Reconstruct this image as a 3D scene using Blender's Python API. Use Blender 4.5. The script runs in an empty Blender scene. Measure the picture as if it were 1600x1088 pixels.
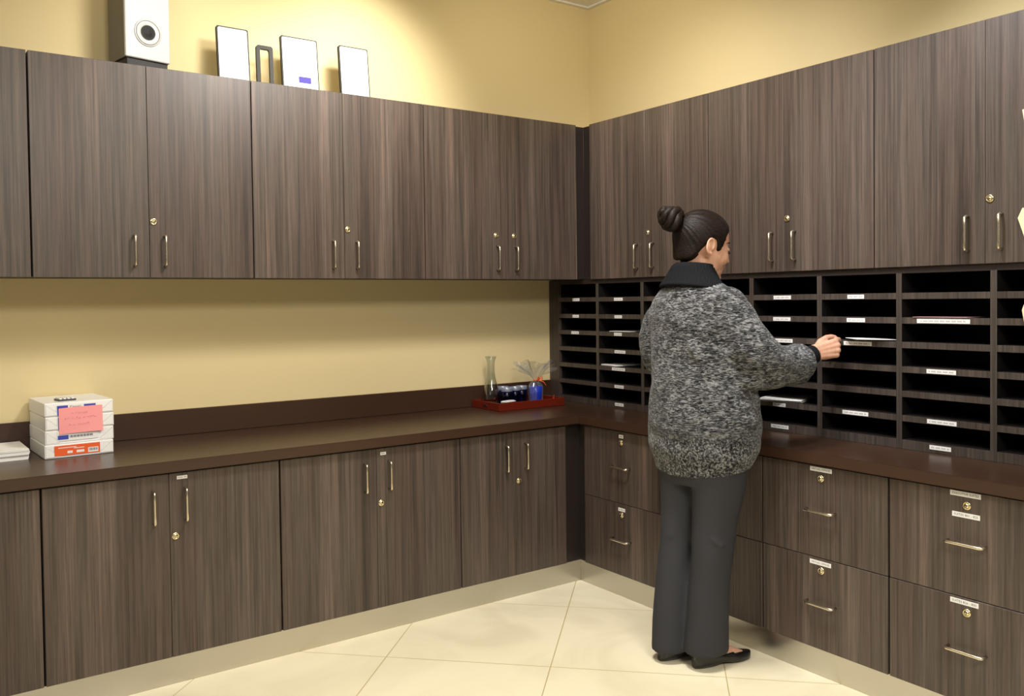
import bpy, bmesh, math, random
from mathutils import Vector, Matrix, noise
random.seed(7)
SC = bpy.context.scene
COL = SC.collection
U = 0.834           # every length below is written in survey units; U turns them into metres

# ------------------------------------------------------------------ camera
cam_d = bpy.data.cameras.new('camera')
cam = bpy.data.objects.new('camera', cam_d)
COL.objects.link(cam)
SC.camera = cam
_yaw, _pit, _rol = .6152, -.0235, -.0121
_F = Vector((math.sin(_yaw)*math.cos(_pit), math.cos(_yaw)*math.cos(_pit), math.sin(_pit)))
_R = Vector((math.cos(_yaw), -math.sin(_yaw), 0))
_U = _R.cross(_F)
_R2 = _R*math.cos(_rol)+_U*math.sin(_rol)
_U2 = -_R*math.sin(_rol)+_U*math.cos(_rol)
CAMP = Vector((-3.746, -4.385, 1.573))*U
m = Matrix((_R2, _U2, -_F)).transposed().to_4x4()
m.translation = CAMP
cam.matrix_world = m
cam_d.sensor_fit = 'HORIZONTAL'
cam_d.sensor_width = 36
cam_d.lens = 36*1351.23/1600
cam_d.shift_y = -44/1600
cam_d.clip_start = .05

# ------------------------------------------------------------------ world, lamps, exposure
SC.view_settings.view_transform = 'Standard'
SC.view_settings.look = 'None'
SC.view_settings.gamma = 1
SC.view_settings.exposure = 0.09
SC.view_settings.use_curve_mapping = False
w = bpy.data.worlds.new('world')
SC.world = w
w.use_nodes = True
w.node_tree.nodes['Background'].inputs[0].default_value = (1.0, .96, .90, 1)
w.node_tree.nodes['Background'].inputs[1].default_value = .14


def lamp(name, kind, loc, target, energy, color, **kw):
    d = bpy.data.lights.new(name, kind)
    d.energy = energy
    d.color = color
    for k, v in kw.items():
        setattr(d, k, v)
    o = bpy.data.objects.new(name, d)
    COL.objects.link(o)
    o.location = Vector(loc)*U
    dirv = (Vector(target)-Vector(loc)).normalized()
    o.rotation_euler = dirv.to_track_quat('-Z', 'Y').to_euler()
    return o


lamp('ceiling_downlight', 'SPOT', (-1.75, -2.0, 3.42), (-1.75, -2.0, 0), 190, (1.0, .95, .86), spot_size=math.radians(72), spot_blend=1.0, shadow_soft_size=.25)
lamp('added_rear_fill', 'AREA', (-2.9, -5.3, 3.42), (-2.9, -5.0, 0), 98, (1.0, .95, .87), shape='RECTANGLE', size=1.1, size_y=1.1)  # unseen fill, added behind the camera to brighten the wall under the cabinets
lamp('left_panel_light', 'AREA', (-4.4, -2.6, 3.42), (-4.1, -2.3, 0), 22, (1.0, .95, .86), shape='RECTANGLE', size=.6, size_y=.6)
lamp('track_spot_a', 'SPOT', (-2.35, -1.05, 3.44), (-2.60, 0, 2.70), 30, (1.0, .96, .87), spot_size=math.radians(72), spot_blend=1.0, shadow_soft_size=.10)
lamp('track_spot_b', 'SPOT', (-1.70, -1.0, 3.44), (-1.72, 0, 2.66), 95, (1.0, .96, .87), spot_size=math.radians(76), spot_blend=1.0, shadow_soft_size=.10)
lamp('track_spot_c', 'SPOT', (-1.95, -2.05, 3.42), (-2.30, -.37, 2.10), 195, (1.0, .94, .88), spot_size=math.radians(84), spot_blend=.9, shadow_soft_size=.22)
lamp('track_spot_d', 'SPOT', (-1.75, -2.05, 3.42), (-.37, -1.3, 1.95), 150, (1.0, .95, .94), spot_size=math.radians(84), spot_blend=.9, shadow_soft_size=.15)
lamp('track_spot_e', 'SPOT', (-1.45, -2.6, 3.42), (-.37, -2.8, 1.85), 125, (.92, .95, 1.0), spot_size=math.radians(78), spot_blend=1.0, shadow_soft_size=.05)
lamp('added_corner_fill', 'SPOT', (-1.75, -1.75, 3.42), (-.15, -.2, 2.60), 52, (1.0, .90, .74), spot_size=math.radians(80), spot_blend=1.0, shadow_soft_size=.08)  # extra fill, added only to lift the upper wall corner

# ------------------------------------------------------------------ materials
MATS = {}


def mat(name, color=(.5, .5, .5), rough=.5, metal=0, spec=.5, **kw):
    if name in MATS:
        return MATS[name]
    M = bpy.data.materials.new(name)
    M.use_nodes = True
    b = M.node_tree.nodes['Principled BSDF']
    b.inputs['Base Color'].default_value = (*color, 1)
    b.inputs['Roughness'].default_value = rough
    b.inputs['Metallic'].default_value = metal
    b.inputs['Specular IOR Level'].default_value = spec
    for k, v in kw.items():
        b.inputs[k].default_value = v
    MATS[name] = M
    return M


def nodes(M):
    nt = M.node_tree
    return nt, nt.nodes, nt.links, nt.nodes['Principled BSDF']


def ramp(N, stops):
    r = N.new('ShaderNodeValToRGB')
    e = r.color_ramp.elements
    while len(e) > 1:
        e.remove(e[-1])
    e[0].position = stops[0][0]
    e[0].color = (*stops[0][1], 1)
    for p, c in stops[1:]:
        x = e.new(p)
        x.color = (*c, 1)
    return r


def wood(name, dark, mid, light, rough=.42, horiz=False, bump=.12):
    M = mat(name, mid, rough)
    nt, N, L, b = nodes(M)
    tc = N.new('ShaderNodeTexCoord')
    oi = N.new('ShaderNodeObjectInfo')
    add = N.new('ShaderNodeVectorMath'); add.operation = 'ADD'
    mul = N.new('ShaderNodeVectorMath'); mul.operation = 'SCALE'
    comb = N.new('ShaderNodeCombineXYZ')
    L.new(oi.outputs['Random'], comb.inputs[0]); L.new(oi.outputs['Random'], comb.inputs[1]); L.new(oi.outputs['Random'], comb.inputs[2])
    L.new(comb.outputs[0], mul.inputs[0]); mul.inputs['Scale'].default_value = 23
    L.new(tc.outputs['Object'], add.inputs[0]); L.new(mul.outputs[0], add.inputs[1])

    def streak(sx, sz, detail, scale=1):
        mp = N.new('ShaderNodeMapping')
        mp.inputs['Scale'].default_value = (sx, sx, sz) if not horiz else (sx*.02, sx*.02, sx)
        nz = N.new('ShaderNodeTexNoise'); nz.inputs['Scale'].default_value = scale
        nz.inputs['Detail'].default_value = detail; nz.inputs['Roughness'].default_value = .6
        L.new(add.outputs[0], mp.inputs[0]); L.new(mp.outputs[0], nz.inputs[0])
        return nz
    s1 = streak(11, .35, 6)
    s2 = streak(120, 1.6, 3)
    s3 = streak(330, 9, 2)
    r1 = ramp(N, [(.30, dark), (.44, tuple(q*1.0 for q in mid)), (.53, (mid[0]*.92, mid[1]*1.02, mid[2]*1.02)), (.66, light)])
    L.new(s1.outputs[0], r1.inputs[0])
    r2 = ramp(N, [(.32, (.42, .42, .42)), (.5, (1, 1, 1)), (.72, (1.55, 1.5, 1.45))])
    L.new(s2.outputs[0], r2.inputs[0])
    mx = N.new('ShaderNodeMix'); mx.data_type = 'RGBA'; mx.blend_type = 'MULTIPLY'; mx.inputs[0].default_value = .72
    L.new(r1.outputs[0], mx.inputs[6]); L.new(r2.outputs[0], mx.inputs[7])
    r3 = ramp(N, [(.35, (.55, .55, .55)), (.6, (1.2, 1.2, 1.2))])
    L.new(s3.outputs[0], r3.inputs[0])
    mx2 = N.new('ShaderNodeMix'); mx2.data_type = 'RGBA'; mx2.blend_type = 'MULTIPLY'; mx2.inputs[0].default_value = .4
    L.new(mx.outputs[2], mx2.inputs[6]); L.new(r3.outputs[0], mx2.inputs[7])
    L.new(mx2.outputs[2], b.inputs['Base Color'])
    bp = N.new('ShaderNodeBump'); bp.inputs['Strength'].default_value = bump; bp.inputs['Distance'].default_value = .002
    L.new(s2.outputs[0], bp.inputs['Height']); L.new(bp.outputs[0], b.inputs['Normal'])
    return M


WOOD = wood('dark_wood_laminate', (.040, .030, .025), (.082, .058, .047), (.126, .091, .075), .40)
EDGE = wood('dark_wood_edge', (.040, .030, .026), (.062, .047, .040), (.085, .064, .054), .42)
SLOT_SHADE = mat('slot_interior_shade', (.0065, .0052, .0048), .55, spec=.3)  # shade inside the sorter slots, put into the colour of boards and back
CARC = mat('dark_carcase', (.018, .012, .010), .5)
COUNTER = mat('brown_worktop_laminate', (.048, .0235, .0140), .30)
nt, N, L, b = nodes(COUNTER)
nz = N.new('ShaderNodeTexNoise'); nz.inputs['Scale'].default_value = 900
bp = N.new('ShaderNodeBump'); bp.inputs['Strength'].default_value = .05; bp.inputs['Distance'].default_value = .0005
L.new(nz.outputs[0], bp.inputs['Height']); L.new(bp.outputs[0], b.inputs['Normal'])


def wallmat(name, c):
    M = mat(name, c, .85, spec=.25)
    nt, N, L, b = nodes(M)
    nz = N.new('ShaderNodeTexNoise'); nz.inputs['Scale'].default_value = 140; nz.inputs['Detail'].default_value = 3
    bp = N.new('ShaderNodeBump'); bp.inputs['Strength'].default_value = .08; bp.inputs['Distance'].default_value = .002
    L.new(nz.outputs[0], bp.inputs['Height']); L.new(bp.outputs[0], b.inputs['Normal'])
    return M


WALL = wallmat('pale_yellow_wall_paint', (.73, .605, .335))
CEIL = wallmat('white_ceiling_paint', (.80, .78, .72))
STEEL = mat('brushed_steel_kick', (.60, .58, .53), .28, 1)
nt, N, L, b = nodes(STEEL)
tc = N.new('ShaderNodeTexCoord'); mp = N.new('ShaderNodeMapping'); mp.inputs['Scale'].default_value = (2, 2, 500)
nz = N.new('ShaderNodeTexNoise'); nz.inputs['Scale'].default_value = 1
L.new(tc.outputs['Object'], mp.inputs[0]); L.new(mp.outputs[0], nz.inputs[0])
bp = N.new('ShaderNodeBump'); bp.inputs['Strength'].default_value = .12; bp.inputs['Distance'].default_value = .001
L.new(nz.outputs[0], bp.inputs['Height']); L.new(bp.outputs[0], b.inputs['Normal'])
NICKEL = mat('satin_nickel', (.70, .63, .50), .25, 1)
BRASS = mat('pale_brass_lock', (.80, .70, .45), .22, 1)
DARKHOLE = mat('black_recess', (.004, .004, .004), .7)
PAPER = mat('white_paper', (.86, .86, .84), .7, spec=.2)
STRIP = mat('white_label_tape', (.85, .85, .83), .45)
INK = mat('grey_print_ink', (.10, .10, .12), .7)
GREYINK = mat('faint_print_ink', (.42, .42, .42), .7)

# floor: cream porcelain tiles with thin grout
TILE_ANG = math.radians(45.4)
FLOOR = mat('cream_floor_tile', (.86, .78, .55), .16)
nt, N, L, b = nodes(FLOOR)
tc = N.new('ShaderNodeTexCoord')
mp = N.new('ShaderNodeMapping')
mp.inputs['Rotation'].default_value = (0, 0, -math.radians(45))
mp.inputs['Scale'].default_value = (1/.61, 1/.61, 1)
mp.inputs['Location'].default_value = (1.154/.61, -.0197/.61, 0)
L.new(tc.outputs['Object'], mp.inputs[0])
bk = N.new('ShaderNodeTexBrick')
bk.offset = 0; bk.squash = 1
bk.inputs['Scale'].default_value = 1
bk.inputs['Mortar Size'].default_value = .0035
bk.inputs['Mortar Smooth'].default_value = .1
bk.inputs['Brick Width'].default_value = 1
bk.inputs['Row Height'].default_value = 1
bk.inputs['Color1'].default_value = (.88, .815, .63, 1)
bk.inputs['Color2'].default_value = (.86, .795, .605, 1)
bk.inputs['Mortar'].default_value = (.50, .42, .22, 1)
L.new(mp.outputs[0], bk.inputs[0])
nz = N.new('ShaderNodeTexNoise'); nz.inputs['Scale'].default_value = 2.2; nz.inputs['Detail'].default_value = 8; nz.inputs['Distortion'].default_value = 1.6
L.new(tc.outputs['Object'], nz.inputs[0])
rr = ramp(N, [(.35, (.93, .91, .86)), (.62, (1.04, 1.03, 1.0))])
L.new(nz.outputs[0], rr.inputs[0])
mx = N.new('ShaderNodeMix'); mx.data_type = 'RGBA'; mx.blend_type = 'MULTIPLY'; mx.inputs[0].default_value = 1
L.new(bk.outputs[0], mx.inputs[6]); L.new(rr.outputs[0], mx.inputs[7]); L.new(mx.outputs[2], b.inputs['Base Color'])
rr2 = ramp(N, [(0, (.2, .2, .2)), (1, (.6, .6, .6))])
L.new(bk.outputs['Fac'], rr2.inputs[0]); L.new(rr2.outputs[0], b.inputs['Roughness'])

# ------------------------------------------------------------------ mesh helpers


def link(name, bm, mats, parent=None, smooth=False, loc=None):
    """bm verts are in scene space; the object's origin goes to loc (scene space)."""
    me = bpy.data.meshes.new(name)
    base = Vector((0, 0, 0))
    p = parent
    while p is not None:
        base += p.location
        p = p.parent
    if loc is None:
        loc = base.copy()
    loc = Vector(loc)
    bmesh.ops.translate(bm, verts=bm.verts, vec=-loc)
    bm.normal_update()
    bm.to_mesh(me)
    bm.free()
    if not isinstance(mats, (list, tuple)):
        mats = [mats]
    for q in mats:
        me.materials.append(q)
    if smooth:
        for f in me.polygons:
            f.use_smooth = True
    o = bpy.data.objects.new(name, me)
    COL.objects.link(o)
    o.parent = parent
    o.location = loc-base
    return o


def tag(o, label=None, cat=None, group=None, kind=None):
    if label: o['label'] = label
    if cat: o['category'] = cat
    if group: o['group'] = group
    if kind: o['kind'] = kind
    return o


def empty(name, loc, label, cat, group=None):
    o = bpy.data.objects.new(name, None)
    COL.objects.link(o)
    o.location = loc
    o.empty_display_size = .1
    return tag(o, label, cat, group)


def box(bm, x0, x1, y0, y1, z0, z1, bev=0, seg=2, mi=0, M=None):
    r = bmesh.ops.create_cube(bm, size=1)
    vs = r['verts']
    bmesh.ops.scale(bm, verts=vs, vec=(abs(x1-x0), abs(y1-y0), abs(z1-z0)))
    bmesh.ops.translate(bm, verts=vs, vec=((x0+x1)/2, (y0+y1)/2, (z0+z1)/2))
    if M is not None:
        bmesh.ops.transform(bm, matrix=M, verts=vs)
    fs = {f for v in vs for f in v.link_faces}
    for f in fs: f.material_index = mi
    if bev:
        es = list({e for v in vs for e in v.link_edges})
        bmesh.ops.bevel(bm, geom=es, offset=bev, segments=seg, affect='EDGES', profile=.5, material=mi)
    return bm


def tube(bm, pts, r, seg=10, mi=0, caps=True):
    pts = [Vector(p) for p in pts]
    rs = r if isinstance(r, (list, tuple)) else [r]*len(pts)
    rings = []
    up = None
    for i, p in enumerate(pts):
        t = (pts[min(i+1, len(pts)-1)]-pts[max(i-1, 0)]).normalized()
        if up is None:
            up = Vector((0, 0, 1)) if abs(t.z) < .9 else Vector((1, 0, 0))
        s = t.cross(up).normalized()
        up = s.cross(t).normalized()
        rings.append([bm.verts.new(p+(s*math.cos(a)+up*math.sin(a))*rs[i]) for a in [2*math.pi*k/seg for k in range(seg)]])
    for a, b_ in zip(rings, rings[1:]):
        for k in range(seg):
            f = bm.faces.new((a[k], a[(k+1) % seg], b_[(k+1) % seg], b_[k])); f.material_index = mi; f.smooth = True
    if caps:
        f = bm.faces.new(rings[0][::-1]); f.material_index = mi
        f = bm.faces.new(rings[-1]); f.material_index = mi
    return rings


def lathe(bm, prof, c, seg=32, mi=0, M=None, capb=True, capt=False):
    rings = []
    for r, z in prof:
        ring = []
        for k in range(seg):
            a = 2*math.pi*k/seg
            v = Vector((r*math.cos(a), r*math.sin(a), z))
            if M is not None: v = M @ v
            ring.append(bm.verts.new(v+Vector(c)))
        rings.append(ring)
    for a, b_ in zip(rings, rings[1:]):
        for k in range(seg):
            f = bm.faces.new((a[k], a[(k+1) % seg], b_[(k+1) % seg], b_[k])); f.smooth = True; f.material_index = mi
    if capb: bm.faces.new(rings[0][::-1]).material_index = mi
    if capt: bm.faces.new(rings[-1]).material_index = mi


def text_mesh(bm, s, size, M, mi=1, width=None):
    """flat lettering added to bm; local frame: x = reading direction, y = up, z = out"""
    c = bpy.data.curves.new('t', 'FONT')
    c.body = s; c.size = 1; c.align_x = 'CENTER'; c.align_y = 'CENTER'; c.resolution_u = 2
    o = bpy.data.objects.new('t', c)
    me = bpy.data.meshes.new_from_object(o)
    bpy.data.objects.remove(o); bpy.data.curves.remove(c)
    me.transform(Matrix.Scale(size, 4))
    if len(me.vertices) and width:
        xs = [v.co.x for v in me.vertices]
        k = width/(max(xs)-min(xs))
        me.transform(Matrix.Diagonal((k, 1, 1, 1)))
    me.transform(M)
    old = set(bm.faces)
    bm.from_mesh(me)
    for f in bm.faces:
        if f not in old: f.material_index = mi
    bpy.data.meshes.remove(me)


# frames of the two cabinet runs: A faces -y (left wall), B faces -x (right wall)
def frame(run, d):
    """matrix taking local (u along run, v up, w out of the face) to scene; d = depth of the face"""
    if run == 'A':
        return Matrix(((1, 0, 0, 0), (0, 0, -1, -d), (0, 1, 0, 0), (0, 0, 0, 1)))
    return Matrix(((0, 0, -1, -d), (-1, 0, 0, 0), (0, 1, 0, 0), (0, 0, 0, 1)))


def fbox(bm, F, u0, u1, v0, v1, w0, w1, bev=0, mi=0, seg=2):
    r = bmesh.ops.create_cube(bm, size=1)
    vs = r['verts']
    bmesh.ops.scale(bm, verts=vs, vec=(u1-u0, v1-v0, w1-w0))
    bmesh.ops.translate(bm, verts=vs, vec=((u0+u1)/2, (v0+v1)/2, (w0+w1)/2))
    bmesh.ops.transform(bm, matrix=F, verts=vs)
    for f in {f for v in vs for f in v.link_faces}: f.material_index = mi
    if bev:
        es = list({e for v in vs for e in v.link_edges})
        bmesh.ops.bevel(bm, geom=es, offset=bev, segments=seg, affect='EDGES', profile=.5, material=mi)


def make_handle(F, u, v, parent, vertical=True, ln=.132):
    bm = bmesh.new()
    h = ln/2; k = .009; w = .031
    P = [(-h, 0, 0), (-h, 0, w-k), (-h+k*.3, 0, w-k*.3), (-h+k, 0, w), (-h*.5, 0, w), (0, 0, w), (h*.5, 0, w), (h-k, 0, w), (h-k*.3, 0, w-k*.3), (h, 0, w-k), (h, 0, 0)]
    pts = []
    for a, _, c in P:
        q = Vector((u, v+a, c)) if vertical else Vector((u+a, v, c))
        pts.append(F @ q)
    tube(bm, pts, .0058, 12)
    return link('handle', bm, NICKEL, parent, loc=F @ Vector((u, v, 0)))


def make_lock(F, u, v, parent):
    bm = bmesh.new()
    R3 = F.to_3x3()
    lathe(bm, [(.0155, 0), (.0155, .003), (.013, .0055), (.0095, .0058), (.009, .0045), (.0085, .0045), (.0082, .0075), (.002, .008)], F @ Vector((u, v, 0)), 24, 0, R3, True, True)
    fbox(bm, F, u-.0012, u+.0012, v-.006, v+.006, .0075, .0085, mi=1)
    return link('lock', bm, [BRASS, DARKHOLE], parent, loc=F @ Vector((u, v, 0)))


def make_strip(F, u, v, wdt, hgt, parent, text=None, rot=0, scribble=True, w0=0):
    bm = bmesh.new()
    fbox(bm, F, u-wdt/2, u+wdt/2, v-hgt/2, v+hgt/2, w0, w0+.0010, bev=.0003)
    if text:
        text_mesh(bm, text, hgt*.62, F @ Matrix.Translation((u, v, w0+.0014)), 1, wdt*.86)
    elif scribble:
        n = max(4, int(wdt/.0055)); x = u-wdt*.42
        for i in range(n):
            d = wdt*.84/n
            if (i*7+int(wdt*900)) % 5:
                fbox(bm, F, x+.1*d, x+.8*d, v-hgt*.16, v+hgt*.16, w0+.0008, w0+.0014, mi=1)
            x += d
    o = link('label_strip', bm, [STRIP, INK if text else GREYINK], parent, loc=F @ Vector((u, v, 0)))
    o['label'] = 'white printed label strip'
    return o


# ------------------------------------------------------------------ setting
def slab(name, x0, x1, y0, y1, z0, z1, M):
    bm = bmesh.new()
    box(bm, x0, x1, y0, y1, z0, z1)
    o = link(name, bm, M)
    o['kind'] = 'structure'
    return o


ZH = 3.485
slab('floor', -8, .12, -9, .12, -.1, 0, FLOOR)
slab('ceiling', -8, .12, -9, .12, ZH, ZH+.1, CEIL)
slab('wall_left', -8, 0, 0, .12, 0, ZH, WALL)
slab('wall_right', 0, .12, -9, .12, 0, ZH, WALL)
# slim ceiling-edge trims
bm = bmesh.new(); box(bm, -8, -.028, -.028, -.0005, ZH-.012, ZH-.0005); link('trim_1', bm, CEIL)['kind'] = 'structure'
bm = bmesh.new(); box(bm, -.028, -.0005, -9, -.0005, ZH-.012, ZH-.0005); link('trim_2', bm, CEIL)['kind'] = 'structure'
# steel toe kicks
ZK = .119; DK = .676
bm = bmesh.new(); box(bm, -6, -DK+.012, -DK, -DK+.012, 0, ZK-.002, .001, 1); link('baseboard_left', bm, STEEL)['kind'] = 'structure'
bm = bmesh.new(); box(bm, -DK, -DK+.012, -4.6, -DK-.0005, 0, ZK-.002, .001, 1); link('baseboard_right', bm, STEEL)['kind'] = 'structure'

# ------------------------------------------------------------------ cabinets
ZU0, ZU1, DU = 1.688, 2.611, .369
ZC, TC, DC, DB = .932, .047, .721, .694
TD = .020   # door thickness


def carcase(F, run, u0, u1, v0, v1, depth, parent):
    bm = bmesh.new()
    fbox(bm, F, u0, u1, v0, v1, -depth+.003, -TD-.002)
    return link('carcase', bm, CARC, parent)


def make_door(F, u0, u1, v0, v1, parent, name='door'):
    bm = bmesh.new()
    fbox(bm, F, u0, u1, v0, v1, -TD, 0, bev=.0012, seg=1)
    return link(name, bm, WOOD, parent, loc=F @ Vector(((u0+u1)/2, (v0+v1)/2, 0)))


def base_point(F, u, d):
    p = F @ Vector((u, 0, 0))
    return p


def upper(run, u0, us, u1, label, locks, single=False):
    F = frame(run, DU)
    c = F @ Vector(((u0+u1)/2, ZU0, -DU/2))
    t = empty('wall_cabinet', c, label, 'cabinet', None)
    g = .0022
    carcase(F, run, u0+.001, u1-.001, ZU0+.004, ZU1-.002, DU, t)
    v0, v1 = ZU0, ZU1
    if single:
        make_door(F, u0+g, u1-g, v0, v1, t)
        return t
    s = .0008
    dl = make_door(F, u0+g, us-s, v0, v1, t)
    dr = make_door(F, us+s, u1-g, v0, v1, t)
    make_handle(F, us-.063, ZU0+.118, dl)
    make_handle(F, us+.063, ZU0+.118, dr)
    for q in locks:
        make_lock(F, us+q, ZU0+.246, dl if q < 0 else dr)
    return t


def base_cab(run, u0, us, u1, label, lock=True, strip=None, single=False):
    F = frame(run, DB)
    c = F @ Vector(((u0+u1)/2, ZK, -DB/2))
    t = empty('base_cabinet', c, label, 'cabinet')
    carcase(F, run, u0+.001, u1-.001, ZK, ZC-TC-.003, DB, t)
    g = .0028; v0, v1 = ZK, ZC-TC-.008
    if single:
        make_door(F, u0+g, u1-g, v0, v1, t)
        return t
    s = .0008
    dl = make_door(F, u0+g, us-s, v0, v1, t)
    dr = make_door(F, us+s, u1-g, v0, v1, t)
    make_handle(F, us-.063, .745, dl)
    make_handle(F, us+.063, .745, dr)
    if lock: make_lock(F, us+.021, .618, dr)
    if strip: make_strip(F, us+strip[0], strip[1], strip[2], .014, dr)
    return t


def drawer_unit(run, u0, u1, label, specs):
    """specs: for upper and lower drawer: (handle?, [lock dv], [(du, v, w, text)])"""
    F = frame(run, DB)
    c = F @ Vector(((u0+u1)/2, ZK, -DB/2))
    t = empty('drawer_cabinet', c, label, 'cabinet')
    carcase(F, run, u0+.001, u1-.001, ZK, ZC-TC-.003, DB, t)
    g = .0028
    um = (u0+u1)/2
    for i, (v0, v1) in enumerate(((.4995, ZC-TC-.008), (ZK, .4965))):
        d = make_door(F, u0+g, u1-g, v0, v1, t, 'drawer')
        hv, lv, strips = specs[i]
        cu = um+strips[0][0] if strips else um
        make_handle(F, um, hv, d, False)
        make_lock(F, um, lv, d)
        for du, v, wd, tx in strips:
            make_strip(F, um+du, v, wd, .018, d, tx)
    return t


# left run, wall cabinets
upper('A', -4.21, 0, -3.3055, 'dark wood wall cabinet at the left edge of the photo, cut off by it', (), single=True)
upper('A', -3.303, -2.848, -2.387, 'dark wood double door wall cabinet under the silver speaker', (.018,))
upper('A', -2.3865, -1.9265, -1.466, 'dark wood double door wall cabinet under the white flat panels, one lock', (.018,))
upper('A', -1.4655, -.943, -.422, 'dark wood double door wall cabinet beside the inner corner, two locks side by side', (-.068, .056))
# right run, wall cabinets (u = -y)
upper('B', .4245, .896, 1.3535, 'dark wood double door wall cabinet right of the inner corner, behind the hair bun', (.018,))
upper('B', 1.3545, 1.8155, 2.2725, 'dark wood double door wall cabinet to the right of the woman head', (.018,))
upper('B', 2.2735, 2.733, 3.19, 'dark wood double door wall cabinet at the right edge of the photo', (.018,))
# base cabinets on the left run
base_cab('A', -4.25, 0, -3.331, 'dark wood base cabinet at the left edge of the photo, cut off by it', single=True)
base_cab('A', -3.329, -2.866, -2.401, 'dark wood double door base cabinet below the paper reams', strip=(.052, .857, .042))
base_cab('A', -2.399, -1.930, -1.467, 'middle dark wood double door base cabinet of the left run, tiny label', strip=(.035, .851, .03))
base_cab('A', -1.4665, -1.127, -.785, 'dark wood double door base cabinet below the red tray, without a label')
# drawer cabinets on the right run
drawer_unit('B', .737, 1.3415, 'dark wood two drawer cabinet nearest the inner corner', (
    (.690, .820, [(0, .851, .034, None)]), (.308, .440, [(0, .467, .052, None)])))
drawer_unit('B', 1.3425, 1.9415, 'dark wood two drawer cabinet hidden behind the woman legs', (
    (.690, .826, []), (.308, .445, [])))
drawer_unit('B', 1.9435, 2.533, 'dark wood drawer cabinet with two labels reading VIRTUAL OFFICES', (
    (.693, .827, [(0, .8625, .102, 'VIRTUAL OFFICES')]), (.310, .447, [(-.004, .477, .100, 'VIRTUAL OFFICES')])))
drawer_unit('B', 2.535, 3.127, 'dark wood drawer cabinet at the right edge, labelled EXECUTIVE SUITES', (
    (.693, .827, [(-.006, .8655, .108, 'EXECUTIVE SUITES'), (-.004, .791, .098, 'SUITES 801 - 825')]),
    (.310, .446, [(-.010, .480, .100, 'SUITES 826 - 850')])))
drawer_unit('B', 3.129, 3.73, 'dark wood drawer cabinet beyond the right edge of the photo', ((.693, .827, []), (.310, .446, [])))
upper('B', 3.192, 3.65, 4.11, 'dark wood wall cabinet beyond the right edge of the photo', (.018,))

# corner filler panels; the corner's shade is put into their dark colour
bm = bmesh.new()
box(bm, -.4205, -.352, -DU+.017, -DU+.030, ZU0+.003, ZU1-.004)
box(bm, -DU+.017, -DU+.030, -.4225, -.3525, ZU0+.003, ZU1-.004)
tag(link('corner_filler', bm, CARC), 'narrow recessed filler with its shade in the colour, in the corner between the wall cabinets', 'filler panel')
bm = bmesh.new()
box(bm, -.784, -.672, -DB+.020, -DB+.032, ZK, ZC-TC-.004)
box(bm, -DB+.020, -DB+.032, -.736, -.6745, ZK, ZC-TC-.004)
tag(link('corner_filler', bm, CARC), 'narrow recessed filler with its shade in the colour, in the corner between the base cabinets', 'filler panel')

# ------------------------------------------------------------------ worktop
bm = bmesh.new()
poly = [(-4.3, -.002), (-4.3, -DC), (-DC, -DC), (-DC, -3.74), (-.002, -3.74), (-.002, -.002)]
vb = [bm.verts.new((x, y, ZC-TC)) for x, y in poly]
f = bm.faces.new(vb)
r = bmesh.ops.extrude_face_region(bm, geom=[f])
bmesh.ops.translate(bm, verts=[v for v in r['geom'] if isinstance(v, bmesh.types.BMVert)], vec=(0, 0, TC))
bmesh.ops.recalc_face_normals(bm, faces=bm.faces)
bmesh.ops.bevel(bm, geom=list(bm.edges), offset=.003, segments=2, affect='EDGES')
wt = empty('worktop', (-DC, -DC, ZC-TC), 'long L-shaped brown laminate worktop over the base cabinets', 'worktop')
link('top', bm, COUNTER, wt)
bm = bmesh.new(); box(bm, -4.3, -.3575, -.020, -.002, ZC+.0005, 1.057, .002, 1)
link('backsplash', bm, COUNTER, wt)

# ------------------------------------------------------------------ mail sorter
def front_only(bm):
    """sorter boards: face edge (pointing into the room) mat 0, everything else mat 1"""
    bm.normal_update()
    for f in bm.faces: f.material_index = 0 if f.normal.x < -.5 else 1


DM = .357
FM = frame('B', DM)
ms = empty('mail_sorter', (-DM/2, -1.6, ZC), 'large dark wood mail sorter of open slots standing on the worktop', 'mail sorter')
TT = .025
DIV = [.0885+.3815*k for k in range(10)]
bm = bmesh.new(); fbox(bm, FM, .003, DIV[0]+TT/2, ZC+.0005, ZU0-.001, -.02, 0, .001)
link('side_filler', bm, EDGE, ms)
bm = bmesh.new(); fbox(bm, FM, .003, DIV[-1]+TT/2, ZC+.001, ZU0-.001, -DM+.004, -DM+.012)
link('back_panel', bm, SLOT_SHADE, ms)
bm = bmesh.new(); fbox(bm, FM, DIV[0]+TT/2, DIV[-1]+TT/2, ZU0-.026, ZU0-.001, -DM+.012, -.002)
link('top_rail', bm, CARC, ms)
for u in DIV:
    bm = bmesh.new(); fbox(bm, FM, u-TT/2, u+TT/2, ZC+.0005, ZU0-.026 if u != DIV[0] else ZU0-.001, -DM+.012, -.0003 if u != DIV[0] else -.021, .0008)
    front_only(bm); link('divider', bm, [EDGE, SLOT_SHADE], ms, loc=FM @ Vector((u, 1.3, 0)))
SHZ = [1.568-.1015*k for k in range(7)]
SHELF = {}
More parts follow.
